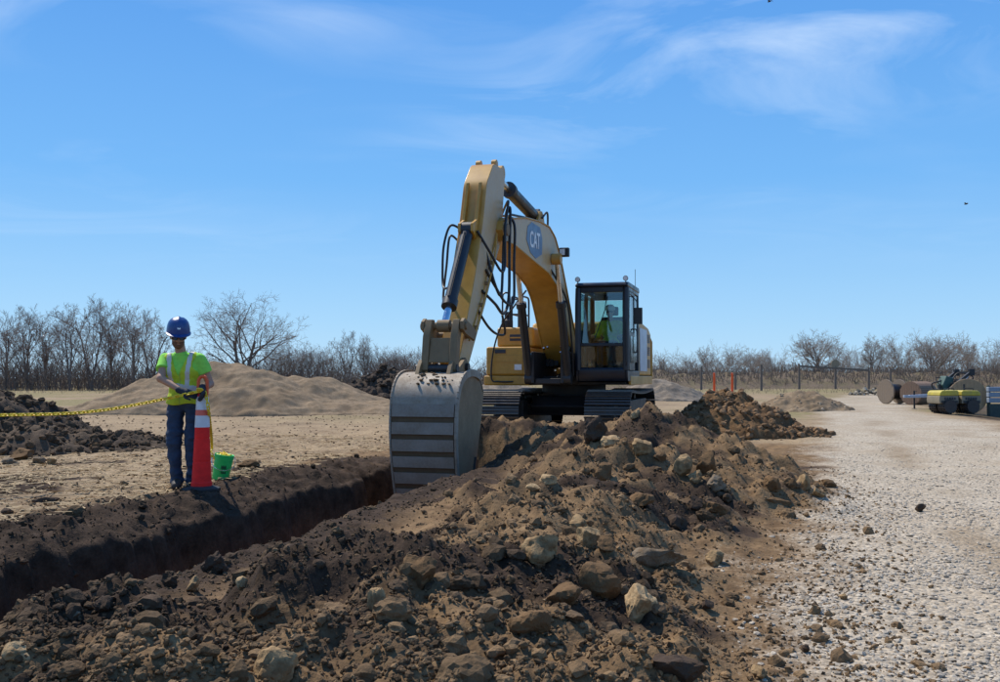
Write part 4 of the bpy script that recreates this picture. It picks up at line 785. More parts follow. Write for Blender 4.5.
def ram(name, a, b, rb_, rr, frac, parent=EX, mat='black_paint'):
    a = Vector(a); b = Vector(b); d = (b - a).normalized(); L = (b - a).length
    c_ = MB(); c_.cyl(a, a + d * L * frac, rb_, n=20).cyl(a + d * (L * frac - .10), a + d * (L * frac + .03), rb_ * 1.22, n=20).cyl(a - Vector((0, rb_ * .9, 0)), a + Vector((0, rb_ * .9, 0)), rb_ * 1.3, n=16); u = d.cross(Vector((0, 1, 0))).normalized()
    c_.tube([a + d * .15 + u * rb_ * 1.25, a + d * (L * frac - .08) + u * rb_ * 1.25], .016, 6); co = c_.build(name, mat, parent); MB().cyl(a + d * L * frac, b, rr, n=16).build('rod', 'chrome', co); MB().cyl(b - Vector((0, rr * 1.7, 0)), b + Vector((0, rr * 1.7, 0)), rr * 1.7, n=14).build('rod_eye', 'link_steel', co); return co
ram('stick_cylinder', (3.42, YB, 4.34), (6.36, YB, 4.58), .115, .06, .66)
ram('bucket_cylinder', (7.74, YB, 3.44), (8.83, YB, 1.93), .092, .052, .80)
# bucket linkage
lkx = MB()
for s_ in (-1, 1): lkx.prism([(8.28, 1.86), (8.36, 1.74), (8.80, 1.82), (8.93, 1.88), (8.93, 1.99), (8.84, 2.04), (8.40, 1.92)], YB + s_ * .285 - .025, YB + s_ * .285 + .025)
lkx.cyl((8.83, YB - .34, 1.93), (8.83, YB + .34, 1.93), .055, n=14).cyl((8.34, YB - .28, 1.82), (8.34, YB + .28, 1.82), .05, n=14); lkx.build('idler_link', 'link_steel', EX, .008)
pl = MB()
for s_ in (-1, 1): pl.prism([(8.80, 2.02), (8.90, 2.02), (9.02, 1.78), (9.10, 1.32), (9.02, 1.25), (8.94, 1.32), (8.86, 1.75), (8.76, 1.92)], YB + s_ * .20 - .05, YB + s_ * .20 + .05)
pl.prism([(8.86, 1.76), (8.98, 1.76), (9.07, 1.42), (8.95, 1.42)], YB - .148, YB + .148); pl.build('power_link', 'link_steel', EX, .008)
# bucket (its curved back faces away from the cab)
BK = [(8.36, 1.02), (8.50, 1.18), (8.80, 1.27), (9.15, 1.26), (9.38, 1.17), (9.52, 1.00), (9.58, .78), (9.60, .50), (9.57, .20), (9.50, -.12), (9.40, -.42), (9.27, -.70), (9.12, -.92)]
W0, W1 = .465, .425
YK = YB - .035
bks = spline([(a, 0, b) for a, b in BK], 3); n_ = len(bks); bk = MB(); vs_ = []
for k, p_ in enumerate(bks):
    t_ = (bks[min(k + 1, n_ - 1)] - bks[max(k - 1, 0)]).normalized(); nn = Vector((-t_.z, 0, t_.x)) * .03
    if nn.dot(p_ - Vector((8.9, 0, .3))) < 0: nn = -nn
    w = W0 + (W1 - W0) * k / (n_ - 1); vs_ += [(p_.x, YK - w, p_.z), (p_.x, YK + w, p_.z), (p_.x - nn.x, YK + w, p_.z - nn.z), (p_.x - nn.x, YK - w, p_.z - nn.z)]
fs_ = []
for k in range(n_ - 1):
    for e in range(4): fs_.append([4 * k + e, 4 * k + (e + 1) % 4, 4 * k + 4 + (e + 1) % 4, 4 * k + 4 + e])
fs_ += [[0, 1, 2, 3], [4 * n_ - 4, 4 * n_ - 1, 4 * n_ - 2, 4 * n_ - 3]]
bk.add(vs_, fs_); bucket = bk.build('bucket', 'bucket_rust', EX, smooth=40)
for s_ in (-1, 1):
    sp_ = MB(); pts = [(p_.x - .015, p_.z) for p_ in bks] + [(8.93, -.80), (8.62, .0), (8.40, .70)]
    w0 = [W0 + (W1 - W0) * k / (n_ - 1) for k in range(n_)] + [W1 + .01, W0 - .035, W0 - .01]; m_ = len(pts)
    A = [(a, YK + s_ * (w_ - .001), b) for (a, b), w_ in zip(pts, w0)]; Bq = [(a, YK + s_ * (w_ - .03), b) for (a, b), w_ in zip(pts, w0)]
    sp_.add(A + Bq, [list(range(m_)), list(range(2 * m_ - 1, m_ - 1, -1))] + [[i, (i + 1) % m_, (i + 1) % m_ + m_, i + m_] for i in range(m_)]); sp_.build('side_plate', 'bucket_side', bucket, smooth=20)
    ed = MB()
    for k in range(4, n_ - 4):
        w = W0 + (W1 - W0) * k / (n_ - 1); a = bks[k]; b = bks[k + 1]; ed.bar((a.x - .03, YK + s_ * (w + .012), a.z), (b.x - .03, YK + s_ * (w + .012), b.z), .026, .10, up=(1, 0, 0))
    ed.build('side_wear_strip', 'bucket_steel', bucket, .004)
    cu_ = MB(); cu_.prism([(8.60, .05), (8.72, .12), (8.98, -.72), (8.90, -.86), (8.82, -.70)], YK + s_ * (W1 + .02) - .025, YK + s_ * (W1 + .02) + .025); cu_.build('side_cutter', 'track_steel', bucket, .006)
    ea = MB(); ea.prism([(8.36, 1.10), (8.40, 1.42), (8.52, 1.50), (8.66, 1.42), (8.80, 1.36), (8.94, 1.42), (9.06, 1.46), (9.16, 1.36), (9.26, 1.20), (8.9, 1.22), (8.5, 1.14)], YK + s_ * .225 - .03, YK + s_ * .225 + .03); ea.build('hinge_ear', 'link_steel', bucket, .008)
MB().cyl((8.52, YK - .30, 1.36), (8.52, YK + .30, 1.36), .06, n=14).build('hinge_pin', 'track_steel', bucket); MB().cyl((9.03, YK - .30, 1.34), (9.03, YK + .30, 1.34), .055, n=14).build('hinge_pin', 'track_steel', bucket)
def on_back(z):   # point on the outer back at height z
    for k in range(n_ // 3, n_ - 1):
        a, b = bks[k], bks[k + 1]
        if a.z >= z >= b.z: return a.lerp(b, (a.z - z) / (a.z - b.z)), W0 + (W1 - W0) * k / (n_ - 1)
for (z1_, z0_) in ((.865, .70), (.625, .47), (.40, .245), (.175, .03), (-.04, -.19), (-.26, -.42)):
    zs = np.linspace(z1_, z0_, 5); q_ = [on_back(z) for z in zs]; wv = MB(); vv = []
    for p_, w in q_: vv += [(p_.x + .004, YK - w + .012, p_.z), (p_.x + .004, YK + w - .012, p_.z), (p_.x + .024, YK + w - .012, p_.z), (p_.x + .024, YK - w + .012, p_.z)]
    ff = [[4 * k + e, 4 * k + (e + 1) % 4, 4 * k + 4 + (e + 1) % 4, 4 * k + 4 + e] for k in range(4) for e in range(4)] + [[0, 1, 2, 3], [19, 18, 17, 16]]
    wv.add(vv, ff).build('wear_plate', 'wear_steel', bucket, smooth=30)
tk = bks[4:18]; tpv = []
for p_ in tk: d_ = (p_ - Vector((8.95, 0, .6))).normalized() * .016; tpv += [(p_.x + d_.x * .3, YK - W0 + .01, p_.z + d_.z * .3), (p_.x + d_.x * .3, YK + W0 - .01, p_.z + d_.z * .3), (p_.x + d_.x, YK + W0 - .01, p_.z + d_.z), (p_.x + d_.x, YK - W0 + .01, p_.z + d_.z)]
m_ = len(tk); MB().add(tpv, [[4 * k + e, 4 * k + (e + 1) % 4, 4 * k + 4 + (e + 1) % 4, 4 * k + 4 + e] for k in range(m_ - 1) for e in range(4)] + [[0, 1, 2, 3], [4 * m_ - 1, 4 * m_ - 2, 4 * m_ - 3, 4 * m_ - 4]]).build('top_plate', 'bucket_steel', bucket, smooth=40)
for k in range(5):
    yy = YK + (k - 2) * .19; MB().add([(9.20, yy - .055, -.86), (9.09, yy - .055, -.92), (9.09, yy + .055, -.92), (9.20, yy + .055, -.86), (8.98, yy - .03, -1.15), (8.95, yy - .03, -1.16), (8.95, yy + .03, -1.16), (8.98, yy + .03, -1.15)], MB.BF).build('tooth', 'track_steel', bucket, .008)
n = 150; k_ = rng.integers(2, 14, n); P_ = np.array([[bks[q].x, YK + (W0 - .03) * (2 * rng.random() - 1), bks[q].z + .012] for q in k_]); P_[:, :1] += .03 * rng.normal(size=(n, 1))
P_[:, 1] = np.where(rng.random(n) < .5, YK + .12 * rng.normal(size=n), P_[:, 1]); P_[:, 1] = np.clip(P_[:, 1], YK - W0 + .03, YK + W0 - .03)
o = scatter('caked_mud', ICO2, P_, .008 + .028 * rng.random(n) ** 2, np.array([[.16, .10, .052]]) * (.5 + .8 * rng.random((n, 1))), 'clod', .12, .55, False, .5, bucket); o['kind'] = 'stuff'
# hoses
def hose(pts, r=.022): MB().tube(spline(pts, 10), r, 8).build('hose', 'hose', EX)
yl = YB + .30; yr = YB - .28
hose([(6.0, YB + .12, 3.95), (6.45, yl - .02, 3.98), (6.75, yl, 3.55), (6.85, yl, 2.9), (7.1, yl + .04, 2.50), (7.3, yl, 2.65), (7.35, YB + .18, 3.1), (7.62, YB + .12, 3.45)])
hose([(6.0, YB + .05, 3.95), (6.5, yl, 4.08), (6.85, yl + .04, 3.6), (7.0, yl + .08, 3.0), (7.3, yl + .1, 2.85), (7.55, yl, 3.1), (7.72, YB + .14, 3.42)], .02)
hose([(6.1, YB + .16, 3.93), (6.5, yl + .03, 3.95), (6.62, yl + .05, 3.3), (6.7, yl + .06, 2.5), (6.95, yl + .04, 2.22), (7.3, yl, 2.35), (7.66, YB + .20, 2.52)], .024)
hose([(6.3, YB + .2, 3.9), (6.42, yl + .08, 3.7), (6.48, yl + .09, 3.1), (6.55, yl + .1, 2.45), (6.9, yl + .06, 2.4), (7.2, yl - .02, 2.62), (7.46, YB + .20, 2.86)], .022)
hose([(7.74, YB - .12, 3.46), (7.80, yr + .02, 3.50), (7.86, yr - .06, 3.2), (7.92, yr - .06, 2.8), (8.05, yr, 2.55), (8.28, YB - .13, 2.52)], .018)
hose([(7.60, YB - .2, 3.3), (7.70, yr - .02, 3.35), (7.82, yr - .03, 2.9), (8.0, yr - .02, 2.4), (8.15, YB - .2, 2.3)], .018)
hose([(6.95, yl + .02, 2.2), (6.8, yl + .02, 2.0), (6.7, yl - .02, 1.9), (7.1, yl - .04, 1.90), (7.5, yl - .06, 2.0), (7.82, YB + .18, 2.22)], .02)
hose([(2.1, YB + .5, 1.25), (2.35, YB + .52, 1.9), (2.7, YB + .5, 2.7), (3.1, YB + .36, 3.15), (3.3, YB + .27, 3.35)], .02)
hose([(3.45, YB + .16, 4.3), (3.2, YB + .2, 4.45), (2.95, YB + .16, 4.3), (2.85, YB + .12, 4.0)], .02)
# a low-hanging hose beside the storage box
hose([(1.62, -1.0, 1.13), (1.68, -1.30, 1.13), (1.70, -1.46, 1.20), (1.72, -1.42, 1.75), (1.95, -1.18, 2.30), (2.4, -.75, 2.72), (2.9, YB - .30, 2.95)], .018)

# ------------------------------------------------------------------ people: smooth surfaces grown round a skeleton
def surface_nets(fn, lo, hi, h):
    lo = np.array(lo, float); n = np.ceil((np.array(hi) - lo) / h).astype(int) + 1
    g = np.stack(np.meshgrid(*[lo[k] + h * np.arange(n[k]) for k in range(3)], indexing='ij'), -1); F = fn(g); S = F < 0
    c = n - 1; acc = np.zeros((*c, 3)); cnt = np.zeros(tuple(c))
    def sub(A, o): return A[o[0]:o[0] + c[0], o[1]:o[1] + c[1], o[2]:o[2] + c[2]]
    for ax_ in range(3):
        for a in (0, 1):
            for b in (0, 1):
                o0 = [0, 0, 0]; oth = [k for k in range(3) if k != ax_]; o0[oth[0]] = a; o0[oth[1]] = b; o1 = list(o0); o1[ax_] = 1
                f0, f1 = sub(F, o0), sub(F, o1); m = (f0 < 0) != (f1 < 0); t = np.where(m, f0 / np.where(m, f0 - f1, 1), 0); p_ = np.zeros((*c, 3))
                for k in range(3): p_[..., k] = t if k == ax_ else o0[k]
                acc += p_ * m[..., None]; cnt += m
    act = cnt > 0; ids = -np.ones(tuple(c), int); ids[act] = np.arange(act.sum()); ii = np.argwhere(act); V = lo + h * (ii + acc[act] / cnt[act][:, None]); Q = []
    for ax_ in range(3):
        u_, v_ = (ax_ + 1) % 3, (ax_ + 2) % 3
        s0 = [slice(None)] * 3; s1 = [slice(None)] * 3
        s0[ax_] = slice(0, -1); s1[ax_] = slice(1, None); a = S[tuple(s0)]; b = S[tuple(s1)]; e = np.argwhere(a != b); e = e[(e[:, u_] > 0) & (e[:, v_] > 0) & (e[:, u_] < c[u_]) & (e[:, v_] < c[v_])]
        if not len(e): continue
        ins = a[tuple(e.T)]; du = np.zeros(3, int); du[u_] = 1; dv = np.zeros(3, int); dv[v_] = 1
        q = np.stack([ids[tuple((e - du - dv).T)], ids[tuple((e - dv).T)], ids[tuple(e.T)], ids[tuple((e - du).T)]], 1); q[~ins] = q[~ins][:, ::-1]; Q.append(q)
    return V, np.concatenate(Q)
def cap(P, a, b, ra, rb, sy=1.0):
    a = np.array(a, float); b = np.array(b, float); k = np.array([1, 1 / sy, 1]); ba = (b - a) * k; pa = (P - a) * k
    t = np.clip((pa @ ba) / (ba @ ba + 1e-9), 0, 1); return np.linalg.norm(pa - t[..., None] * ba, axis=-1) - (ra + (rb - ra) * t)
def ell(P, c, r): q = (P - np.array(c)) / np.array(r); return (np.linalg.norm(q, axis=-1) - 1) * min(r)
def smin(a, b, k): h_ = np.clip(.5 + .5 * (b - a) / k, 0, 1); return b * (1 - h_) + a * h_ - k * h_ * (1 - h_)
def sdf_obj(name, fn, lo, hi, h, mat, parent, mats=None, pick=None):
    V, Q = surface_nets(fn, lo, hi, h); me = np_mesh(name, V, Q, mats or [mat], True)
    if pick is not None: c = V[Q].mean(1); me.polygons.foreach_set('material_index', pick(c).astype(np.int32))
    return link(bpy.data.objects.new(name, me), parent)
def frame(C, f, up=(0, 0, 1)):
    f = np.array(f, float); f /= np.linalg.norm(f); r = np.cross(f, up); r /= np.linalg.norm(r); u_ = np.cross(r, f); return np.array(C, float), r, f, u_    # columns: right, forward, up
def to_local(P, fr): C, r, f, u_ = fr; d = P - C; return np.stack([d @ r, d @ f, d @ u_], -1)
def fmat(fr): C, r, f, u_ = fr; return Matrix(((r[0], f[0], u_[0], C[0]), (r[1], f[1], u_[1], C[1]), (r[2], f[2], u_[2], C[2]), (0, 0, 0, 1)))
def head_sdf(q):
    d = ell(q, (0, -.012, .035), (.078, .098, .092)); d = smin(d, ell(q, (0, .022, -.045), (.060, .070, .070)), .04); d = smin(d, ell(q, (0, .062, -.092), (.026, .022, .022)), .03)
    d = smin(d, cap(q, (0, .088, .012), (0, .112, -.028), .010, .016), .014); d = smin(d, ell(q, (0, .085, .025), (.055, .014, .012)), .018)
    for s in (-1, 1): d = smin(d, ell(q, (s * .078, -.012, -.005), (.010, .022, .032)), .01); d = np.maximum(d, -ell(q, (s * .031, .098, .004), (.018, .014, .010)))
    d = smin(d, ell(q, (0, .088, -.057), (.026, .010, .006)), .008); d = smin(d, ell(q, (0, .086, -.069), (.022, .010, .006)), .008); return d
def hand_fingers(P, wrist, palm_end, side, curl_to, r=.0105):
    """a gloved hand: palm, four fingers of unequal length bending towards curl_to, thumb from the palm's side"""
    w = np.array(wrist); e = np.array(palm_end); ax_ = e - w; L = np.linalg.norm(ax_); ax_ /= L; s = np.array(side, float); s -= ax_ * (s @ ax_); s /= np.linalg.norm(s); c = np.array(curl_to, float); c -= ax_ * (c @ ax_) * .2; c /= np.linalg.norm(c)
    d = smin(cap(P, w, w + ax_ * L * .5, .030, .034), cap(P, w + ax_ * L * .3 - s * .022, e - s * .026, .02, .017), .015); d = smin(d, cap(P, w + ax_ * L * .3 + s * .022, e + s * .026, .02, .017), .015)
    for k, (o_, ln) in enumerate(((-.031, .066), (-.011, .078), (.011, .073), (.031, .058))):
        a = e + s * o_; b = a + (ax_ * .8 + c * .55) * ln * .5; m = b + (ax_ * .15 + c * .95) * ln * .38; t_ = m + (-ax_ * .4 + c * .7) * ln * .28
        d = np.minimum(d, np.minimum(np.minimum(cap(P, a, b, r * 1.1, r), cap(P, b, m, r, r * .95)), cap(P, m, t_, r * .95, r * .85)))
    a = w + ax_ * L * .35 - s * .034; b = a - s * .028 + ax_ * .030 + c * .015; t_ = b + ax_ * .030 + c * .022
    return smin(d, np.minimum(cap(P, a, b, .015, .0125), cap(P, b, t_, .0125, .010)), .008)

WP = at_z(180, 488, 0.02); WP = Vector((WP.x, WP.y + .10, tz(WP.x, WP.y + .10)))
worker = thing('person', WP, 'worker in blue hard hat and lime vest holding a red traffic post', 'person')
hipL, kneeL, ankL, toeL = (-.088, .04, .93), (-.105, -.015, .50), (-.085, .05, .085), (-.03, -.15, .045)
hipR, kneeR, ankR, toeR = (.085, .04, .93), (.095, .0, .50), (.075, .09, .085), (.20, -.06, .045)
pel, wst, chs, nkb = (0, .03, .97), (-.01, .025, 1.12), (-.025, .0, 1.30), (-.035, -.01, 1.45)
shL, elL, wrL = (-.215, .02, 1.405), (-.205, -.15, 1.195), (.060, -.245, 1.060)
shR, elR, wrR = (.165, .0, 1.405), (.265, .045, 1.135), (.268, -.225, 1.075)
HFR = frame((-.055, -.055, 1.650), (.34, -.90, -.27))
def wr3(P, amp, fq, s=5): return amp * noise3(P * fq, s)
def torso(P, g=0.0):
    d = cap(P, (-.06, .03, .97), (.06, .03, .97), .10 + g, .10 + g, .95); d = smin(d, cap(P, (-.045, .025, 1.10), (.035, .025, 1.10), .102 + g, .102 + g, .95), .06); d = smin(d, cap(P, (-.095, .0, 1.28), (.055, .0, 1.28), .108 + g, .108 + g, .95), .06)
    d = smin(d, cap(P, (-.15, .01, 1.395), (.10, .0, 1.395), .068 + g, .068 + g), .05); return d
def body(P):
    d = torso(P, -.008); d = smin(d, cap(P, nkb, (-.05, -.04, 1.58), .058, .054), .03); d = smin(d, head_sdf(to_local(P, HFR)), .015)
    for sh_, el_, w_ in ((shL, elL, wrL), (shR, elR, wrR)): d = smin(d, cap(P, sh_, el_, .052, .042), .03); d = smin(d, cap(P, el_, w_, .043, .029), .015)
    for h_, k_, a_ in ((hipL, kneeL, ankL), (hipR, kneeR, ankR)): d = smin(d, cap(P, h_, k_, .082, .055), .03); d = smin(d, cap(P, k_, a_, .055, .038), .02)
    return d
sdf_obj('body', body, (-.36, -.30, .05), (.36, .22, 1.84), .0085, 'skin', worker)
def sleeve(P, sh_, el_, frac=.56):
    a = np.array(sh_); b = a + (np.array(el_) - a) * frac; d = cap(P, a, b, .068, .078); ax_ = (b - a) / np.linalg.norm(b - a); return np.maximum(d, (P - b) @ ax_ + .0)
def shirt(P):
    d = torso(P, .006); d = smin(d, sleeve(P, shL, elL), .03); d = smin(d, sleeve(P, shR, elR), .03); d = smin(d, cap(P, nkb, (-.04, -.02, 1.49), .07, .064), .03)
    nk = np.array((-.05, -.035, 1.57)) - np.array((-.04, -.0, 1.44)); nk /= np.linalg.norm(nk); d = np.maximum(d, (P - np.array((-.04, -.02, 1.487))) @ nk); return np.maximum(d + wr3(P * np.array([1, 1, .6]), .006, 16), .93 - P[..., 2])
sdf_obj('shirt', shirt, (-.36, -.20, .90), (.36, .2, 1.54), .008, 'shirt', worker)
def vest(P):
    d = torso(P, .020) ; d = smin(d, cap(P, (-.075, .03, .93), (.075, .03, .93), .125, .122, .95), .05); d = d + wr3(P * np.array([1, 1, .5]), .009, 12) + wr3(P, .004, 30)
    x, z = P[..., 0], P[..., 2]; d = np.maximum(d, .915 + .01 * np.sin(x * 20) - z); d = np.maximum(d, z - 1.485)
    for sx, c_ in ((-1, shL), (1, shR)): d = np.maximum(d, -(cap(P, (c_[0] + sx * .03, -.2, 1.35), (c_[0] + sx * .03, .25, 1.35), .085, .085)))     # arm holes
    vn = np.abs(x + .035) - np.clip((z - 1.22) * .42, 0, .1); d = np.maximum(d, np.where(P[..., 1] < .03, np.minimum(-vn, z - 1.22), -1)); return np.maximum(d, -cap(P, (-.04, .0, 1.42), (-.05, -.03, 1.6), .072, .09))
def vest_pick(c):
    x, z, y = c[:, 0], c[:, 2], c[:, 1]; fr_ = y < .04; a = np.abs(np.abs(x + .03) - (.082 + (z - 1.1) * .10)) < .024; m = np.zeros(len(c)); m[a & (z > 1.115)] = 1; m[(np.abs(z - 1.105 + .02 * np.sin(x * 9)) < .028)] = 1; m[(np.abs(x + .02) < .006) & fr_ & (m == 0)] = 2; return m
sdf_obj('vest', vest, (-.30, -.20, .89), (.28, .22, 1.52), .0075, 'vest', worker, ['vest', 'vest_stripe', 'vest_trim'], vest_pick)
def jeans(P):
    d = cap(P, (-.05, .035, .95), (.05, .035, .95), .118, .118, .92)
    for h_, k_, a_ in ((hipL, kneeL, ankL), (hipR, kneeR, ankR)):
        k2 = np.array(k_); l_ = smin(cap(P, h_, k_, .099, .075), cap(P, k_, (a_[0], a_[1], a_[2] - .02), .073, .070), .03); d = smin(d, l_, .012)
    d = d + wr3(P * np.array([1, 1, 2.2]), .015, 9) + wr3(P * np.array([1, 1, 1.6]), .006, 22) + .006 * np.sin(P[..., 2] * 62 + 4 * P[..., 0]) * np.exp(-((P[..., 2] - .16) / .11) ** 2); return np.maximum(np.maximum(d, P[..., 2] - 1.02), .055 - P[..., 2])
sdf_obj('jeans', jeans, (-.26, -.16, .03), (.26, .22, 1.05), .008, 'denim', worker)
for a_, t_ in ((ankL, toeL), (ankR, toeR)):
    a2 = np.array(a_); t2 = np.array(t_); hl = a2 - (t2 - a2) * .22; hl[2] = .045
    bt = lambda P, a2=a2, t2=t2, hl=hl: np.maximum(smin(smin(cap(P, hl, t2, .046, .047), cap(P, (a2[0], a2[1], .05), (a2[0], a2[1], .17), .05, .052), .05), cap(P, a2 * np.array([1, 1, .9]), a2 + (t2 - a2) * .6, .045, .04), .03), .002 - P[..., 2])
    lo = np.minimum(hl, t2) - .08; hi = np.maximum(hl, t2) + .08; lo[2] = -.01; hi[2] = .24
    lo[:2] = np.minimum(lo[:2], a2[:2] - .08); hi[:2] = np.maximum(hi[:2], a2[:2] + .08); sdf_obj('boot', bt, lo, hi, .0075, 'boot', worker)
CONE = Vector((.262, -.20, 0))        # the red post stands here, relative to him
for w_, e_, sd_, cu_ in ((wrL, (.150, -.262, 1.030), (.2, .55, .8), (.75, .55, -.35)), (wrR, (.290, -.285, 1.020), (.2, -.5, .8), (-.8, .35, -.3))):
    gl = lambda P, w_=w_, e_=e_, sd_=sd_, cu_=cu_: smin(hand_fingers(P, w_, e_, sd_, cu_), cap(P, np.array(w_) - (np.array(e_) - np.array(w_)) * .45, w_, .037, .034), .012)
    c_ = (np.array(w_) + np.array(e_)) / 2; sdf_obj('glove', gl, c_ - .17, c_ + .17, .0055, 'glove', worker)
HM = fmat(HFR)
ht = MB()
prof = [(.999, .0), (.985, .035), (.93, .075), (.83, .110), (.66, .138), (.42, .155), (.2, .161), (.02, .163)]; nn_ = 32; vs_ = []; fs_ = []
for k, (r_, z_) in enumerate(prof):
    for i in range(nn_): a = 2 * math.pi * i / nn_; x_ = math.sin(a) * .124 * r_; y_ = math.cos(a) * .146 * r_; rid = .010 * math.exp(-(x_ / .016) ** 2) * (k > 1) + .005 * math.exp(-((abs(x_) - .06) / .012) ** 2) * (k > 1); vs_.append((x_, y_ - .005, z_ + .052 + rid - .02 * (y_ < 0)* abs(y_) / .14))
for k in range(len(prof) - 1): fs_ += [[k * nn_ + i, k * nn_ + (i + 1) % nn_, (k + 1) * nn_ + (i + 1) % nn_, (k + 1) * nn_ + i] for i in range(nn_)]
fs_.append(list(range(len(prof) * nn_ - 1, (len(prof) - 1) * nn_ - 1, -1))); ht.add(vs_, fs_)
bro = []; bri = []
for i in range(nn_): a = 2 * math.pi * i / nn_; fwd = max(0, math.cos(a)); ex_ = .010 + .050 * fwd ** 1.5; bri.append((math.sin(a) * .122, math.cos(a) * .144 - .005, .054 - .02 * max(0, -math.cos(a)))); bro.append((math.sin(a) * (.122 + ex_ * .8), math.cos(a) * (.144 + ex_) - .005, .052 - .012 * fwd - .02 * max(0, -math.cos(a))))
b0 = bri + bro + [(x_, y_, z_ - .008) for x_, y_, z_ in bro] + [(x_ * .97, y_ * .97, z_ - .008) for x_, y_, z_ in bri]
ht.add(b0, [[r_ * nn_ + i, r_ * nn_ + (i + 1) % nn_, ((r_ + 1) % 4) * nn_ + (i + 1) % nn_, ((r_ + 1) % 4) * nn_ + i] for r_ in range(4) for i in range(nn_)])
hat = ht.build('hard_hat', 'hat_blue', worker, smooth=50); hat.matrix_local = HM
stk_ = MB(); stk_.add([(-.016, .118, .110), (.016, .118, .110), (.016, .104, .138), (-.016, .104, .138), (-.016, .140, .110), (.016, .140, .110), (.016, .124, .138), (-.016, .124, .138)], MB.BF).build('hat_sticker', 'decal_white', hat)
sg = MB()
for s_ in (-1, 1):
    sg.add([(s_ * .004, .104, .018), (s_ * .05, .100, .020), (s_ * .068, .078, .014), (s_ * .064, .082, -.012), (s_ * .03, .104, -.020), (s_ * .008, .108, -.008)] + [(s_ * .004, .110, .018), (s_ * .051, .107, .020), (s_ * .073, .080, .014), (s_ * .069, .084, -.012), (s_ * .031, .111, -.020), (s_ * .008, .114, -.008)],
           [[0, 1, 2, 3, 4, 5], [11, 10, 9, 8, 7, 6]] + [[i, (i + 1) % 6, (i + 1) % 6 + 6, i + 6] for i in range(6)])
    sg.bar((s_ * .071, .08, .010), (s_ * .084, -.02, .010), .006, .008)
sg.bar((-.012, .112, .014), (.012, .112, .014), .006, .007); sgo = sg.build('sunglasses', 'lens', worker, smooth=0); sgo.matrix_local = HM
def beard(q): d = smin(ell(q, (0, .024, -.060), (.066, .074, .064)), ell(q, (0, .064, -.094), (.031, .027, .026)), .03); d = np.maximum(d, q[..., 2] + .030 + .25 * np.clip(np.abs(q[..., 0]) - .05, 0, 1) * -4); d = np.maximum(d, -ell(q, (0, .105, -.062), (.024, .02, .009))); return np.maximum(d, -.01 - q[..., 1]) + .003 * noise3(q * 90, 4)
sdf_obj('beard', beard, (-.09, -.03, -.15), (.09, .13, .0), .005, 'beard', worker).matrix_local = HM
hr_ = lambda q: np.maximum(np.maximum(ell(q, (0, -.018, .03), (.084, .103, .085)), q[..., 1] - .02 + np.clip(q[..., 2], -1, 0) * .6), -.075 - q[..., 2])
sdf_obj('hair', hr_, (-.1, -.14, -.1), (.1, .06, .14), .006, 'hair', worker).matrix_local = HM

# operator in the cab (machine's own directions, he faces forward)
OPB = EX.matrix_basis
op_loc = OPB @ Vector((.86, .95, 1.86)); oper = thing('person', op_loc, 'excavator operator in a lime high-visibility shirt seated inside the dark cab', 'person', EX.rotation_euler.z)
# local: x forward, y left, z up from the seat top
def otorso(P, g=0.0): d = cap(P, (-.12, -.07, .08), (-.12, .07, .08), .13 + g, .13 + g); d = smin(d, cap(P, (-.17, -.09, .36), (-.17, .09, .36), .12 + g, .12 + g), .08); return smin(d, cap(P, (-.17, -.16, .53), (-.17, .16, .53), .07 + g, .07 + g), .06)
OH = frame((-.12, .0, .79), (.98, .05, -.12)); oarm = [((-.17, s * .20, .52), (-.02, s * .27, .27), (.34, s * .30, .24)) for s in (-1, 1)]; oleg = [((-.08, s * .09, .07), (.40, s * .13, .10), (.52, s * .12, -.38)) for s in (-1, 1)]
def obody(P):
    d = otorso(P, -.01); d = smin(d, cap(P, (-.17, 0, .56), (-.14, 0, .70), .056, .052), .03); d = smin(d, head_sdf(to_local(P, OH)), .015)
    for a, b, c in oarm: d = smin(d, cap(P, a, b, .05, .042), .03); d = smin(d, cap(P, b, c, .042, .03), .015); d = smin(d, hand_fingers(P, c, np.array(c) + np.array((.08, 0, .01)), (0, 1, 0), (.2, 0, -1), .011), .01)
    for a, b, c in oleg: d = smin(d, cap(P, a, b, .085, .062), .03); d = smin(d, cap(P, b, c, .06, .045), .02)
    return d
sdf_obj('body', obody, (-.36, -.42, -.44), (.64, .42, .94), .0105, 'skin', oper)
def oshirt(P):
    d = otorso(P, .008)
    for a, b, c in oarm: d = smin(d, cap(P, a, b, .072, .062), .03); e_ = np.array(b) + (np.array(c) - np.array(b)) * .75; d = smin(d, cap(P, b, e_, .06, .045), .02)
    nk = np.maximum(d, P[..., 2] - .63); return nk + wr3(P, .008, 14)
sdf_obj('shirt', oshirt, (-.36, -.42, -.05), (.32, .42, .68), .0105, 'vest', oper)
def ojeans(P):
    d = cap(P, (-.11, -.07, .06), (-.11, .07, .06), .135, .135)
    for a, b, c in oleg: d = smin(d, cap(P, a, b, .10, .08), .03); d = smin(d, cap(P, b, c, .078, .068), .03)
    return np.maximum(d, P[..., 2] - .14)
sdf_obj('jeans', ojeans, (-.3, -.3, -.48), (.68, .3, .2), .0105, 'denim', oper)
for a, b, c in oleg:
    c2 = np.array(c); bt = lambda P, c2=c2: np.maximum(smin(cap(P, c2 + np.array((-.04, 0, -.05)), c2 + np.array((.17, 0, -.06)), .05, .045), cap(P, c2, c2 + np.array((0, 0, .06)), .06, .06), .03), -P[..., 2] + c2[2] - .10); sdf_obj('boot', bt, c2 - .15, c2 + np.array((.26, .15, .16)), .0105, 'boot', oper)
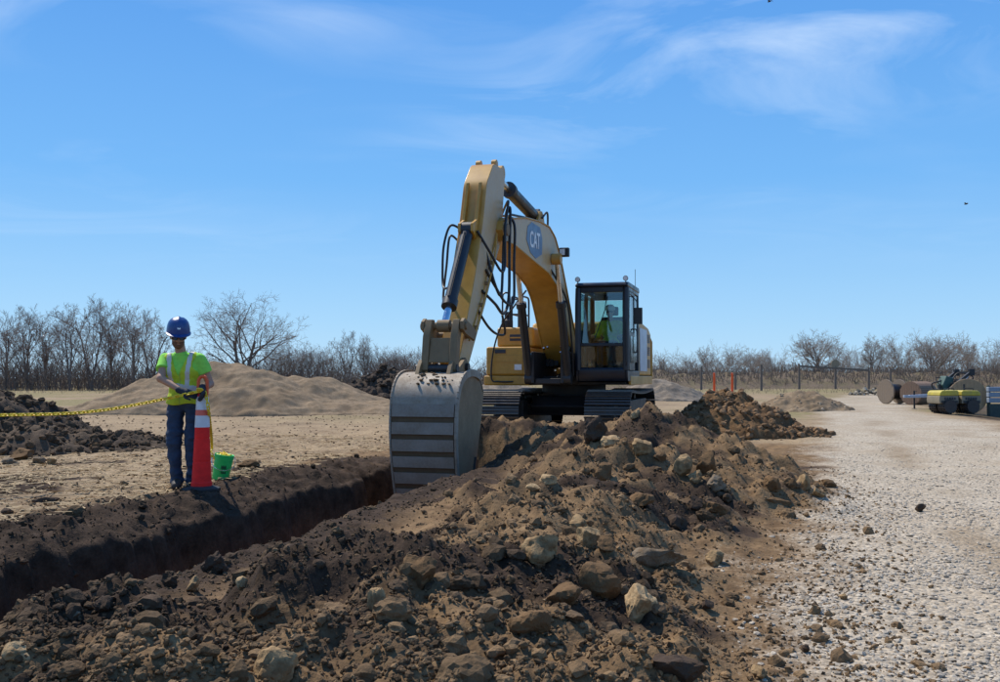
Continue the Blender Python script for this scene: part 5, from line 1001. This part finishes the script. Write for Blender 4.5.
cp_ = MB(); cp_.lathe([(.108, 0), (.106, .04), (.095, .08), (.07, .108), (.03, .122), (.004, .124)], 24, (0, -.01, .035)); cp_.prism([(-.07, .034), (.07, .034), (.07, .040), (-.07, .040)], .07, .17)
cpo = cp_.build('cap', 'decal_white', oper, smooth=50); cpo.matrix_local = fmat(OH)
og = MB().bar((-.07, .098, .004), (.07, .098, .004), .012, .035); og.build('sunglasses', 'lens', oper, .004).matrix_local = fmat(OH)

# ------------------------------------------------------------------ red post, chain, pail
def post(loc, label):
    t = thing('traffic_post', loc, label, 'traffic post', group='red traffic posts holding the chain')
    ba = MB(); n8 = 8; rr = .20; pts = [(rr * math.cos(math.pi / 8 + k * math.pi / 4), rr * math.sin(math.pi / 8 + k * math.pi / 4)) for k in range(8)]
    ba.add([(x, y, .002) for x, y in pts] + [(x, y, .03) for x, y in pts] + [(x * .62, y * .62, .055) for x, y in pts], [list(range(7, -1, -1)), list(range(16, 24))] + [[i + r * 8, (i + 1) % 8 + r * 8, (i + 1) % 8 + r * 8 + 8, i + r * 8 + 8] for r in (0, 1) for i in range(8)]); ba.build('rubber_base', 'rubber', t, .008)
    def rad_at(z): return .104 - (z - .05) * (.104 - .060) / .95
    def seg(z0, z1, g=0.0): return [(rad_at(z0) + g, z0), (rad_at(z1) + g, z1)]
    bd = MB(); bd.lathe([(.02, .05), (.110, .05), (.110, .09), (.102, .10)] + seg(.105, .30) + [(rad_at(.30) - .004, .305), (rad_at(.32) - .004, .32), (rad_at(.325), .325)] + seg(.33, .55) + [(rad_at(.55) - .004, .555), (rad_at(.57), .575)] + seg(.58, 1.0) + [(.060, 1.01), (.045, 1.03), (.02, 1.035)], 28); b_ = bd.build('body', 'cone_red', t, smooth=30)
    for z0, z1, m_ in ((.675, .80, 'reflect_white'), (.86, 1.0, 'reflect_white'), (.802, .858, 'reflect_orange')): MB().lathe(seg(z0, z1, .0035 if m_ != 'reflect_orange' else .0028), 28).build('collar', m_, b_, smooth=30)
    hn = MB(); hn.tube(spline([(-.045, 0, 1.02), (-.047, 0, 1.10), (-.045, 0, 1.17), (-.025, 0, 1.205), (0, 0, 1.213), (.025, 0, 1.205), (.045, 0, 1.17), (.047, 0, 1.10), (.045, 0, 1.02)], 4), .018, 8); hn.build('handle', 'orange', t); return t
cp0 = WP + CONE; cp0.z = tz(cp0.x, cp0.y); post(cp0, 'red tapered traffic post with white collars held by the worker')
cp1 = Vector((-8.2, 9.2, 0)); cp1.z = tz(cp1.x, cp1.y); pst = post(cp1, 'red tapered traffic post standing far left at the other end of the chain')
def chain(name, pts, label, pitch=.042, wire=.0075):
    P = spline(pts, 30); d = [0]
    for i in range(1, len(P)): d.append(d[-1] + (P[i] - P[i - 1]).length)
    mb = MB(); n = int(d[-1] / pitch); j = 0
    for k in range(n):
        s_ = k * pitch
        while j < len(d) - 2 and d[j + 1] < s_: j += 1
        w = (s_ - d[j]) / max(1e-6, d[j + 1] - d[j]); c = P[j].lerp(P[j + 1], w); t_ = (P[j + 1] - P[j]).normalized(); a = t_.cross(Vector((0, 0, 1)) if abs(t_.z) < .9 else Vector((1, 0, 0))).normalized(); b = t_.cross(a); sd_ = (a + b).normalized() if k % 2 else (a - b).normalized()
        loop = [c + t_ * x + sd_ * y for x, y in ((-.020, .013), (.020, .013), (.031, 0), (.020, -.013), (-.020, -.013), (-.031, 0))]; mb.tube(loop, wire, 5, closed=True)
    return tag(mb.build(name, 'chain_yellow', None, smooth=60, recalc=False), label, 'chain')
hd_ = WP + Vector((.19, -.29, 1.045)); e1 = cp1 + Vector((0, -.03, 1.02)); q0 = at_depth(0, 415, 10.0); mid = at_depth(100, 410.5, 10.25)
chain('chain', [e1, e1.lerp(q0, .5) - Vector((0, 0, .06)), q0, mid, hd_, hd_ + Vector((.06, -.03, .035)), hd_ + Vector((.135, .02, .02))], 'yellow plastic chain stretched from the left edge to the worker\'s hands')
pl0 = at_z(219, 479, .02); PLP = Vector((pl0.x, pl0.y + .05, tz(pl0.x, pl0.y + .05)))
chain('chain', [WP + Vector((.315, -.26, 1.03)), WP + Vector((.335, -.20, .80)), PLP + Vector((-.09, -.04, .40)), PLP + Vector((-.10, -.05, .33)), PLP + Vector((-.05, -.05, .25)), PLP + Vector((.05, .0, .22))], 'yellow plastic chain hanging straight down into the green pail', .042, .0065)
pail = thing('pail', PLP, 'bright green plastic pail beside the red post', 'pail'); pail.rotation_euler = (rad(4), rad(9), .3); pail.scale = (.84, .84, 1.0)
pb = MB(); pb.lathe([(.02, .004), (.108, .004), (.112, .012), (.127, .25), (.132, .252), (.132, .272), (.128, .275), (.132, .277), (.134, .30), (.128, .302), (.120, .296), (.108, .02), (.02, .015)], 30); pb.build('shell', 'pail_green', pail, smooth=40)
MB().tube(spline([(.134, 0, .285), (.16, -.03, .22), (.12, -.12, .16), (0, -.165, .13), (-.12, -.12, .16), (-.16, -.03, .22), (-.134, 0, .285)], 6), .004, 6).build('bail_handle', 'chrome', pail)
for k, (z_, h_) in enumerate(((.165, .05), (.105, .035))):
    pm = MB(); m_ = 9; vv = []
    for i in range(m_):
        a = -math.pi / 2 + .15 + (i - m_ / 2) * .075 + k * .05
        for zz_ in (z_ - h_ / 2 + .008 * math.sin(i * 2.3), z_ + h_ / 2 - .01 * (i % 3)): rr = .108 + .064 * zz_ + .006; vv.append((rr * math.cos(a), rr * math.sin(a), zz_))
    pm.add(vv, [[2 * i, 2 * i + 2, 2 * i + 3, 2 * i + 1] for i in range(m_ - 1)]); pm.build('printed_mark', 'pail_dark', pail, smooth=0)
cl_ = MB()
for k in range(26):
    a = k * 2.4; c = Vector((.075 * math.cos(a) * R.random(), .075 * math.sin(a) * R.random(), .26 + .05 * R.random())); t_ = Vector((R.uniform(-1, 1), R.uniform(-1, 1), R.uniform(-.4, .4))).normalized(); s_ = t_.cross(Vector((0, 0, 1))).normalized()
    cl_.tube([c + t_ * x + s_ * y for x, y in ((-.020, .013), (.020, .013), (.031, 0), (.020, -.013), (-.020, -.013), (-.031, 0))], .0075, 5, closed=True)
clo = cl_.build('chain', 'chain_yellow', None, smooth=60, recalc=False); clo.matrix_world = Matrix.Translation(PLP) @ pail.rotation_euler.to_matrix().to_4x4(); tag(clo, 'yellow plastic chain heaped inside the green pail', 'chain')

# ------------------------------------------------------------------ yard beyond the road
def ground_at(px, D): x = (px - CX) / FPX * D; return Vector((x, D, tz(x, D)))
def reel(px, D, r, w, yaw, label, flange='wood_grey', drum='hose', lag=False, tilt=0.0):
    g = ground_at(px, D); t = thing('cable_reel', g, label, 'cable reel', yaw, 'cable reels in the yard'); rot = Matrix.Translation((0, 0, r)) @ Matrix.Rotation(tilt, 4, 'X') @ Matrix.Rotation(math.pi / 2, 4, 'Y')
    for s_ in (-1, 1):
        f_ = MB(); f_.lathe([(.05, -.03), (r, -.03), (r, .03), (.05, .03), (.05, -.03)], 36); fo = f_.build('flange', flange, t, .006); fo.matrix_local = Matrix.Translation((s_ * (w / 2 - .03), 0, 0)) @ rot
        for k in range(-4, 5):
            hw_ = math.sqrt(max(0, (r * .94) ** 2 - (k * r * .215) ** 2)); MB().box(-hw_, hw_, k * r * .215 - r * .10, k * r * .215 + r * .10, .031, .045).build('plank', flange, fo).matrix_local = Matrix.Rotation(0 if s_ > 0 else math.pi, 4, 'X')
    MB().cyl((-w / 2 + .07, 0, r), (w / 2 - .07, 0, r), r * .62, n=28).build('drum', drum, t)
    if lag:
        for k in range(34):
            a = k * 2 * math.pi / 34; rr = r * .97; MB().bar((-w / 2 + .065, rr * math.cos(a), r + rr * math.sin(a)), (w / 2 - .065, rr * math.cos(a), r + rr * math.sin(a)), rr * .165, .03, up=(0, math.cos(a), math.sin(a))).build('slat', flange, t)
    return t
reel(892, 44, .56, .80, .32, 'small weathered cable reel with a dark drum, leftmost in the yard')
reel(918, 43, .52, 1.25, .62, 'slatted brown cable reel behind the trailer tongue', 'wood_brown', 'wood_brown', True)
reel(967, 34.2, .62, .70, 1.15, 'big tan wooden cable reel standing behind the trench roller', 'wood_tan', 'hose')
rl = ground_at(953, 32.0); tr = thing('trench_roller', rl, 'yellow and grey trench roller parked at the road edge', 'roller', .12)
for s_ in (-1, 1):
    hd2 = MB(); hd2.prism([(s_ * .06, .34), (s_ * .72, .34), (s_ * .74, .46), (s_ * .72, .60), (s_ * .06, .60)], -.38, .38); ho = hd2.build('housing', 'roller_grey', tr, .02)
    h3 = MB(); h3.prism([(s_ * .05, .603), (s_ * .725, .603), (s_ * .70, .72), (s_ * .62, .77), (s_ * .10, .78), (s_ * .05, .74)], -.385, .385); h3.build('hood', 'roller_yellow', tr, .03, seg=3)
    for yy in (-.27, .27):
        dm = MB(); dm.cyl((s_ * .40, yy - .20, .25), (s_ * .40, yy + .20, .25), .215, n=24)
        for k in range(14):
            a = k * 2 * math.pi / 14
            for q in (-.12, .0, .12): dm.bar((s_ * .40 + .21 * math.cos(a), yy + q, .25 + .21 * math.sin(a)), (s_ * .40 + .25 * math.cos(a), yy + q, .25 + .25 * math.sin(a)), .06, .05, up=(0, 1, 0))
        dm.build('drum', 'track_steel', tr)
MB().box(-.10, .10, -.16, .16, .30, .56).build('articulation_joint', 'black_paint', tr, .01)
for s_ in (-1, 1):
    for k in range(5): MB().box(s_ * .20 + k * s_ * .085 - .03, s_ * .20 + k * s_ * .085 + .03, -.392, -.381, .47, .55).build('side_vent', 'decal_dark', tr)
    MB().box(min(s_ * .10, s_ * .68), max(s_ * .10, s_ * .68), -.40, -.382, .36, .44).build('side_step', 'black_paint', tr, .006)
    MB().tube(spline([(s_ * .18, -.30, .76), (s_ * .20, -.30, .84), (s_ * .48, -.30, .84), (s_ * .50, -.30, .76)], 4), .014, 6).build('lifting_handle', 'black_paint', tr)
    MB().tube(spline([(s_ * .06, -.2, .50), (0, -.28, .58), (-s_ * .06, -.2, .48)], 5), .018, 6).build('hose', 'hose', tr)
MB().cyl((.45, .12, .76), (.45, .12, .98), .035, n=10).build('exhaust_pipe', 'black_paint', tr)
# reel trailer: frame, tongue, jack, arms, wheels
tl = ground_at(938, 37.5); T = thing('reel_trailer', tl, 'dark cable reel trailer with a pale blue tongue and black lifting arms', 'trailer', .18)
f_ = MB(); f_.bar((-.2, -.45, .52), (1.5, -.45, .52), .10, .12).bar((-.2, .45, .52), (1.5, .45, .52), .10, .12).bar((1.45, -.45, .52), (1.45, .45, .52), .10, .12).bar((-.2, -.45, .52), (-.2, .45, .52), .10, .12); f_.build('frame', 'trailer_green', T, .008)
f_ = MB(); f_.bar((-.2, -.4, .53), (-1.25, 0, .50), .09, .11).bar((-.2, .4, .53), (-1.25, 0, .50), .09, .11).box(-1.5, -1.2, -.05, .05, .45, .55); f_.build('tongue', 'silver', T, .008)
f_ = MB(); f_.cyl((-1.05, 0, .02), (-1.05, 0, .72), .035, n=10).cyl((-1.05, 0, 0), (-1.05, 0, .03), .10, n=12).bar((-1.05, 0, .70), (-1.05, -.18, .70), .02, .02); f_.build('jack', 'black_paint', T)
for yy in (-.45, .45):
    f_ = MB(); f_.bar((.2, yy, .55), (.55, yy, 1.05), .10, .12).bar((.55, yy, 1.05), (1.1, yy, 1.45), .09, .11).box(1.0, 1.22, yy - .06, yy + .06, 1.30, 1.56); f_.build('lifting_arm', 'black_paint', T, .01)
    f_ = MB(); f_.cyl((.35, yy, .62), (.95, yy, 1.28), .045, n=12); f_.build('lift_ram', 'silver', T)
    f_ = MB(); f_.lathe([(.16, -.1), (.27, -.1), (.30, -.06), (.30, .06), (.27, .1), (.16, .1)], 24); wo = f_.build('wheel', 'rubber', T); wo.matrix_local = Matrix.Translation((.65, yy * 1.45, .30)) @ Matrix.Rotation(math.pi / 2, 4, 'X'); MB().lathe([(.02, -.05), (.165, -.07), (.165, .07), (.02, .05)], 18).build('rim', 'silver', wo)
f_ = MB(); f_.prism([(.15, .62), (.62, .62), (.50, 1.22), (.22, 1.30), (.05, .95)], -.2, .2); f_.build('engine_cover', 'trailer_green', T, .03)
f_ = MB(); f_.box(-.15, .12, -.30, .25, .58, .80).cyl((-.02, -.1, .80), (-.02, -.1, .98), .05, n=12).tube(spline([(-.1, .2, .8), (-.2, .1, 1.0), (.1, .0, 1.1), (.3, .1, 1.2)], 5), .03, 7); f_.build('pump_unit', 'black_paint', T, .01)
for k in range(9): MB().tube(spline([(R.uniform(-.1, 1.2), R.uniform(-.4, .2), .55), (R.uniform(-.1, 1.3), R.uniform(-.5, .3), R.uniform(.7, 1.3)), (R.uniform(.2, 1.4), R.uniform(-.5, .3), R.uniform(.8, 1.5)), (R.uniform(-.2, 1.3), R.uniform(-.45, .3), .6)], 6), R.uniform(.015, .03), 6).build('hose', 'hose', T)
for k in range(6): x_ = R.uniform(-.1, 1.2); z_ = R.uniform(.6, 1.1); MB().box(x_, x_ + R.uniform(.1, .3), -.42, -.42 + R.uniform(.1, .4), z_, z_ + R.uniform(.1, .3)).build('fitting_box', R.choice(['black_paint', 'silver', 'link_steel', 'trailer_green']), T, .01)
rt = MB(); rt.bar((1.1, -.5, 1.43), (1.1, .5, 1.43), .07, .07); rt.build('spindle', 'black_paint', T)
# stacked trench box at the right edge
bp = ground_at(1030, 33.5); B = thing('trench_box', bp, 'dark green trench box with pale grey steel panels on top at the right edge', 'trench box', .05)
MB().box(-1.5, 2.2, -.06, .06, .02, .62).build('lower_panel', 'box_green', B, .01)
for k in range(3): MB().box(-1.55, 2.25, -.09, .09, .66 + k * .19, .66 + k * .19 + .165).build('upper_panel', 'box_grey', B, .02)
for x_ in (-1.45, .3, 2.1): MB().box(x_ - .05, x_ + .05, .065, .15, .02, 1.25).build('upright', 'box_green', B, .006)
MB().box(-1.3, -1.0, -.45, -.08, .02, .10).build('foot_plate', 'concrete', B, .006); MB().box(-.2, .05, -.5, -.12, .02, .58).build('timber_block', 'wood_tan', B, .01)

# two orange barrier posts, far gate, fence posts, rubble
for px_, lb in ((714, 'left orange barrier post standing on the far lot'), (732, 'right orange barrier post standing on the far lot')):
    g = ground_at(px_, 74); t = thing('barrier_post', g, lb, 'barrier post', .1, 'orange barrier posts'); MB().lathe([(.02, .10), (.10, .10), (.085, .5), (.095, .52), (.08, .95), (.09, .97), (.075, 1.45), (.085, 1.47), (.07, 1.60), (.02, 1.62)], 14).build('post', 'orange', t); MB().box(-.62, .62, -.22, .22, .01, .12).build('base', 'orange', t, .03)
g = ground_at(835, 104); gt = thing('gate_frame', g, 'dark wooden post-and-rail gate frame with a round disc on its middle post', 'gate', .06)
for x_, h_ in ((-4.0, 2.75), (0, 2.55), (3.7, 2.35)): MB().cyl((x_, 0, 0), (x_ + .03, 0, h_), .13, .11, 10).build('post', 'post_wood', gt)
MB().bar((-4.05, -.14, 2.50), (3.75, -.14, 2.05), .07, .20).build('rail', 'post_wood', gt); MB().cyl((0, -.10, 2.75), (0, .02, 2.75), .46, n=24).build('disc', 'roller_grey', gt)
for px_, D_, h_, lb in ((761, 92, 2.5, 'tall bare fence post midway between orange posts and gate frame'), (701, 98, 2.4, 'fence post rising left of the orange posts'), (735, 100, 1.7, 'short fence post right behind the orange posts'), (890, 100, 2.2, 'fence post beyond the leftmost cable reel')):
    g = ground_at(px_, D_); tag(MB().cyl(g, g + Vector((.04, 0, h_)), .12, .10, 9).build('fence_post', 'post_wood', None), lb, 'post', 'posts along the far bank')
g = ground_at(871, 66); rbp = thing('rubble_pile', g, 'small pile of pale broken concrete beyond the cable reels', 'rubble pile')
n = 70; a = rng.random(n) * 6.28; r_ = np.sqrt(rng.random(n)); P_ = np.c_[r_ * np.cos(a) * 1.5, r_ * np.sin(a) * .9, np.maximum(0, .55 * (1 - r_)) * rng.random(n)]
o = scatter('chunks', CUBE, P_, .07 + .16 * rng.random(n) ** 2, np.array([[.30, .26, .20]]) * (.3 + 1.0 * rng.random((n, 1))), 'gravel_stone', .12, .8, False, .2, rbp); o['kind'] = 'stuff'
for px_, py_, D_, lb in ((769.5, 1.5, 60, 'tiny bird at the very top edge of the sky'), (966, 204, 70, 'tiny dark bird in the sky at far right')):
    c = at_depth(px_, py_, D_); b_ = thing('bird', c, lb, 'bird', .6); MB().lathe([(.005, -.16), (.04, -.1), (.055, 0), (.04, .1), (.005, .15)], 8).build('body', 'bird', b_).rotation_euler = (math.pi / 2, 0, 0)
    for s_ in (-1, 1): MB().add([(0, .06, .02), (0, -.06, .02), (s_ * .16, -.02, .10), (s_ * .16, .06, .10), (s_ * .34, -.04, .04)], [[0, 1, 2, 3], [3, 2, 4]]).build('wing', 'bird', b_)

# ------------------------------------------------------------------ bare trees and brush
def tubes_mesh(name, S, sides, mats):
    S = np.array(S); a, b, r0, r1 = S[:, 0:3], S[:, 3:6], S[:, 6], S[:, 7]; d = b - a; d /= np.linalg.norm(d, axis=1)[:, None] + 1e-9; ref = np.where(np.abs(d[:, 2:3]) < .9, np.array([[0, 0, 1.]]), np.array([[1., 0, 0]])); u_ = np.cross(d, ref); u_ /= np.linalg.norm(u_, axis=1)[:, None]; v_ = np.cross(d, u_)
    V = []
    for k in range(sides): t = 2 * math.pi * k / sides; w = u_ * math.cos(t) + v_ * math.sin(t); V += [a + w * r0[:, None], b + w * r1[:, None]]
    V = np.stack(V, 1); n = len(S); base = (np.arange(n) * 2 * sides)[:, None]; F = [base + np.array([[2 * k, 2 * ((k + 1) % sides), 2 * ((k + 1) % sides) + 1, 2 * k + 1]]) for k in range(sides)]
    return np_mesh(name, V.reshape(-1, 3), np.concatenate(F), mats, True)
def grow_tree(seed, h, kind):
    r = random.Random(seed); T0, C0 = [], []
    cfg = {'round': dict(lv=[8, 8, 6, 5], ln=[.52, .46, .46, .48], sp=[.78, .75, .8, .8], up=.10, fork=.30), 'tall': dict(lv=[9, 7, 5, 4], ln=[.40, .46, .46, .5], sp=[.55, .6, .7, .7], up=.20, fork=.14), 'bush': dict(lv=[5, 5, 5, 4], ln=[.55, .48, .46, .5], sp=[.6, .6, .7, .8], up=.14, fork=.03)}[kind]
    def branch(p_, d_, L, rad_, depth, first=False):
        n = 5 if depth == 0 else (4 if depth < 3 else 2); pts = [p_]; d = d_.copy(); rr = rad_
        for k in range(n):
            d = (d + Vector((r.gauss(0, 1), r.gauss(0, 1), r.gauss(0, .6))) * (.07 if depth == 0 else .16) + Vector((0, 0, cfg['up'] * (.4 if depth else .2)))).normalized(); q = pts[-1] + d * (L / n); r2 = rad_ * (1 - (k + 1) / n * (.55 if depth < 3 else .7)); (T0 if depth <= 1 else C0).append((*pts[-1], *q, rr, r2)); pts.append(q); rr = r2
        if depth >= 4: return
        m = cfg['lv'][min(depth, 3)]; m = max(2, m + r.randint(-1, 1))
        for k in range(m):
            t = (cfg['fork'] + (1 - cfg['fork']) * (k + r.random()) / m) if depth == 0 else (.22 + .78 * (k + r.random()) / m); t = min(t, .999); i = int(t * n); q = pts[i].lerp(pts[i + 1], t * n - i); ax_ = (pts[i + 1] - pts[i]).normalized()
            az = k * 2.4 + r.uniform(-.5, .5); s = ax_.cross(Vector((0, 0, 1)) if abs(ax_.z) < .95 else Vector((1, 0, 0))).normalized(); s2 = ax_.cross(s); sp_ = cfg['sp'][min(depth, 3)] * r.uniform(.7, 1.25); dd = (ax_ * math.cos(sp_) + (s * math.cos(az) + s2 * math.sin(az)) * math.sin(sp_)).normalized()
            ll = (h * cfg['ln'][0] if depth == 0 else L * cfg['ln'][depth] * 1.25) * r.uniform(.7, 1.2) * (1.15 - .45 * t if depth == 0 else 1 - .3 * t); branch(q, dd, ll, max(.0135, rad_ * (1 - .6 * t) * (.55 if depth == 0 else .5)), depth + 1)
    stems = {'round': 2, 'tall': 2, 'bush': 5}[kind]
    for k in range(stems):
        lean = Vector((r.gauss(0, .25), r.gauss(0, .25), 1)).normalized() if stems > 2 else Vector(((k - .5) * .16, r.gauss(0, .06), 1)).normalized(); branch(Vector((r.gauss(0, .15) * (stems > 2), r.gauss(0, .15) * (stems > 2), -.1)), lean, h * {'round': .50, 'tall': .72, 'bush': .45}[kind], h * {'round': .024, 'tall': .013, 'bush': .009}[kind], 0 if stems == 1 else 0)
    z = sorted(s[5] for s in C0)[-len(C0) // 200 - 1]; k_ = h / z; sc = lambda S: [tuple(np.array(s[:6]) * k_) + (s[6], s[7]) for s in S]
    return sc(T0), sc(C0)
TV = {}
for key, kind, h_, sd, tw in (('big', 'round', 10.2, 5, 'twig'), ('t1', 'tall', 9.0, 1, 'twig'), ('t2', 'tall', 9.0, 2, 'twig'), ('t3', 'tall', 9.0, 3, 'twig'), ('b1', 'bush', 6.5, 4, 'twig'), ('b2', 'bush', 6.5, 6, 'twig'), ('r1', 'round', 7.0, 7, 'twig_pale'), ('r2', 'bush', 7.0, 8, 'twig_pale'), ('r3', 'tall', 7.0, 9, 'twig_pale')):
    a, b = grow_tree(sd, h_, kind); TV[key] = (tubes_mesh('trunk', a, 6, ['bark' if key[0] != 'b' else 'bark_dark']), tubes_mesh('crown', b, 3, [tw]), h_)
ORD = ['first', 'second', 'third', 'fourth', 'fifth', 'sixth', 'seventh', 'eighth', 'ninth', 'tenth', 'eleventh', 'twelfth', 'thirteenth', 'fourteenth', 'fifteenth', 'sixteenth']
def tree(key, px_, top_y, D, label, group, cat='tree'):
    g = ground_at(px_, D); h_ = (HORIZON - top_y) / FPX * D + CAM_H - g.z; t = thing('bare_tree', g, label, cat, R.uniform(0, 6.28), group); s = h_ / TV[key][2]; t.scale = (s, s, s)
    for m_, nm_ in ((TV[key][0], 'trunk'), (TV[key][1], 'crown')): link(bpy.data.objects.new(nm_, m_), t)
for k, (px_, ty) in enumerate(((6, 311), (28, 306), (46, 313), (70, 304), (92, 297), (112, 303), (134, 306), (152, 310))): tree(('t1', 't2', 't3')[k % 3], px_, ty, 92 + (k * 37 % 11), f'{ORD[k]} bare tree from the left in the tall row behind the worker', 'tall bare trees at left')
tree('big', 243, 294, 96, 'broad round-crowned bare tree rising above the sand mound', 'tall bare trees at left')
for k, (px_, ty, ky) in enumerate(((184, 345, 'b1'), (276, 345, 'b2'), (300, 343, 'b1'), (322, 345, 'b2'), (347, 331, 't2'), (366, 336, 't3'), (388, 346, 'b1'), (408, 347, 'b2'), (428, 349, 'b1'))): tree(ky, px_, ty, 104 + (k * 29 % 14), f'{ORD[k]} from the left of the low bare trees between worker and excavator', 'low bare trees behind the mound')
for k, (px_, ty, ky) in enumerate(((662, 350, 'r2'), (686, 352, 'r2'), (707, 346, 'r3'), (730, 343, 'r2'), (752, 349, 'r1'), (776, 348, 'r2'), (818, 331, 'r1'), (846, 345, 'r2'), (872, 335, 'r3'), (902, 334, 'r2'), (932, 334, 'r1'), (948, 333, 'r2'), (968, 336, 'r3'), (990, 338, 'r2'))): tree(ky, px_, ty, 128 + (k * 41 % 17), f'{ORD[k]} from the left of the pale bare trees right of the excavator', 'pale bare trees along the right bank')
def brush(name, n, x0, x1, y0, y1, h0, h1, mat, label, r0=.02, zf=None, power=1.5):
    x = x0 + (x1 - x0) * rng.random(n); y = y0 + (y1 - y0) * rng.random(n); h_ = (h0 + (h1 - h0) * rng.random(n) ** power) * (.7 + .5 * sstep(-.3, .3, fbm2(x * .12, y * .1, 91, 3))); z = terrain(x, y) if zf is None else zf(x, y); S = []
    p0 = np.c_[x, y, z - .1]; d = np.c_[rng.normal(size=(n, 2)) * .25, np.ones(n)]; p1 = p0 + d * (h_ * .55)[:, None]; d2 = d + np.c_[rng.normal(size=(n, 2)) * .35, np.zeros(n)]; p2 = p1 + d2 * (h_ * .45)[:, None]; rr = np.full(n, r0)
    S = [np.c_[p0, p1, rr, rr * .75], np.c_[p1, p2, rr * .75, rr * .4]]
    for k in range(4): t = rng.random(n)[:, None]; q = p0 + (p1 - p0) * (.25 + .75 * t) if k < 2 else p1 + (p2 - p1) * t; e = q + np.c_[rng.normal(size=(n, 2)) * .5, .4 + .6 * rng.random(n)] * (h_ * .28)[:, None]; S.append(np.c_[q, e, rr * .6, rr * .35])
    return tag(link(bpy.data.objects.new(name, tubes_mesh(name, np.concatenate(S), 3, [mat]))), label, 'brush', kind='stuff')
brush('undergrowth', 4500, -62, 2, 90, 118, 0.9, 3.4, 'bark_dark', 'dense dark leafless undergrowth below the left trees', .028)
brush('undergrowth', 2600, 16, 95, 126, 150, 1.2, 3.4, 'twig_pale', 'pale leafless undergrowth below the right trees', .026)
brush('distant_wood', 5000, -420, 460, 380, 470, 4, 9, 'twig', 'distant leafless wood along the horizon', .11)
# earth bank with dead weeds along the right side
bx_ = np.linspace(8, 120, 260); by_ = np.linspace(-9, 9, 26); U, Vv = np.meshgrid(bx_, by_); yb2 = 116 + .02 * U
def bankz(x, v): return np.maximum(0, 1 - (v / 8.0) ** 2) * (1.75 + .5 * fbm2(x * .15, v * .2, 95, 4) + .3 * fbm2(x * .8, v * .8, 96, 3)) * sstep(8, 14, x)
Z = bankz(U, Vv) - .05; V = np.stack([U, yb2 + Vv, Z + terrain(U, yb2 + Vv)], -1); ix = np.arange(U.size).reshape(U.shape); F = np.stack([ix[:-1, :-1], ix[:-1, 1:], ix[1:, 1:], ix[1:, :-1]], -1).reshape(-1, 4)
tag(link(bpy.data.objects.new('earth_bank', np_mesh('earth_bank', V.reshape(-1, 3), F, ['bank'], True))), kind='structure')
brush('dead_weeds', 6000, 9, 118, 110, 120, .35, 1.1, 'weeds', 'dead brown weeds covering the far earth bank', .03, lambda x, y: terrain(x, y) + bankz(x, y - 116 - .02 * x), 1.0)
brush('dry_grass', 3000, -70, 60, 72, 108, .12, .5, 'weeds', 'dry grass along the far edge of the lot', .012, None, 1.0)
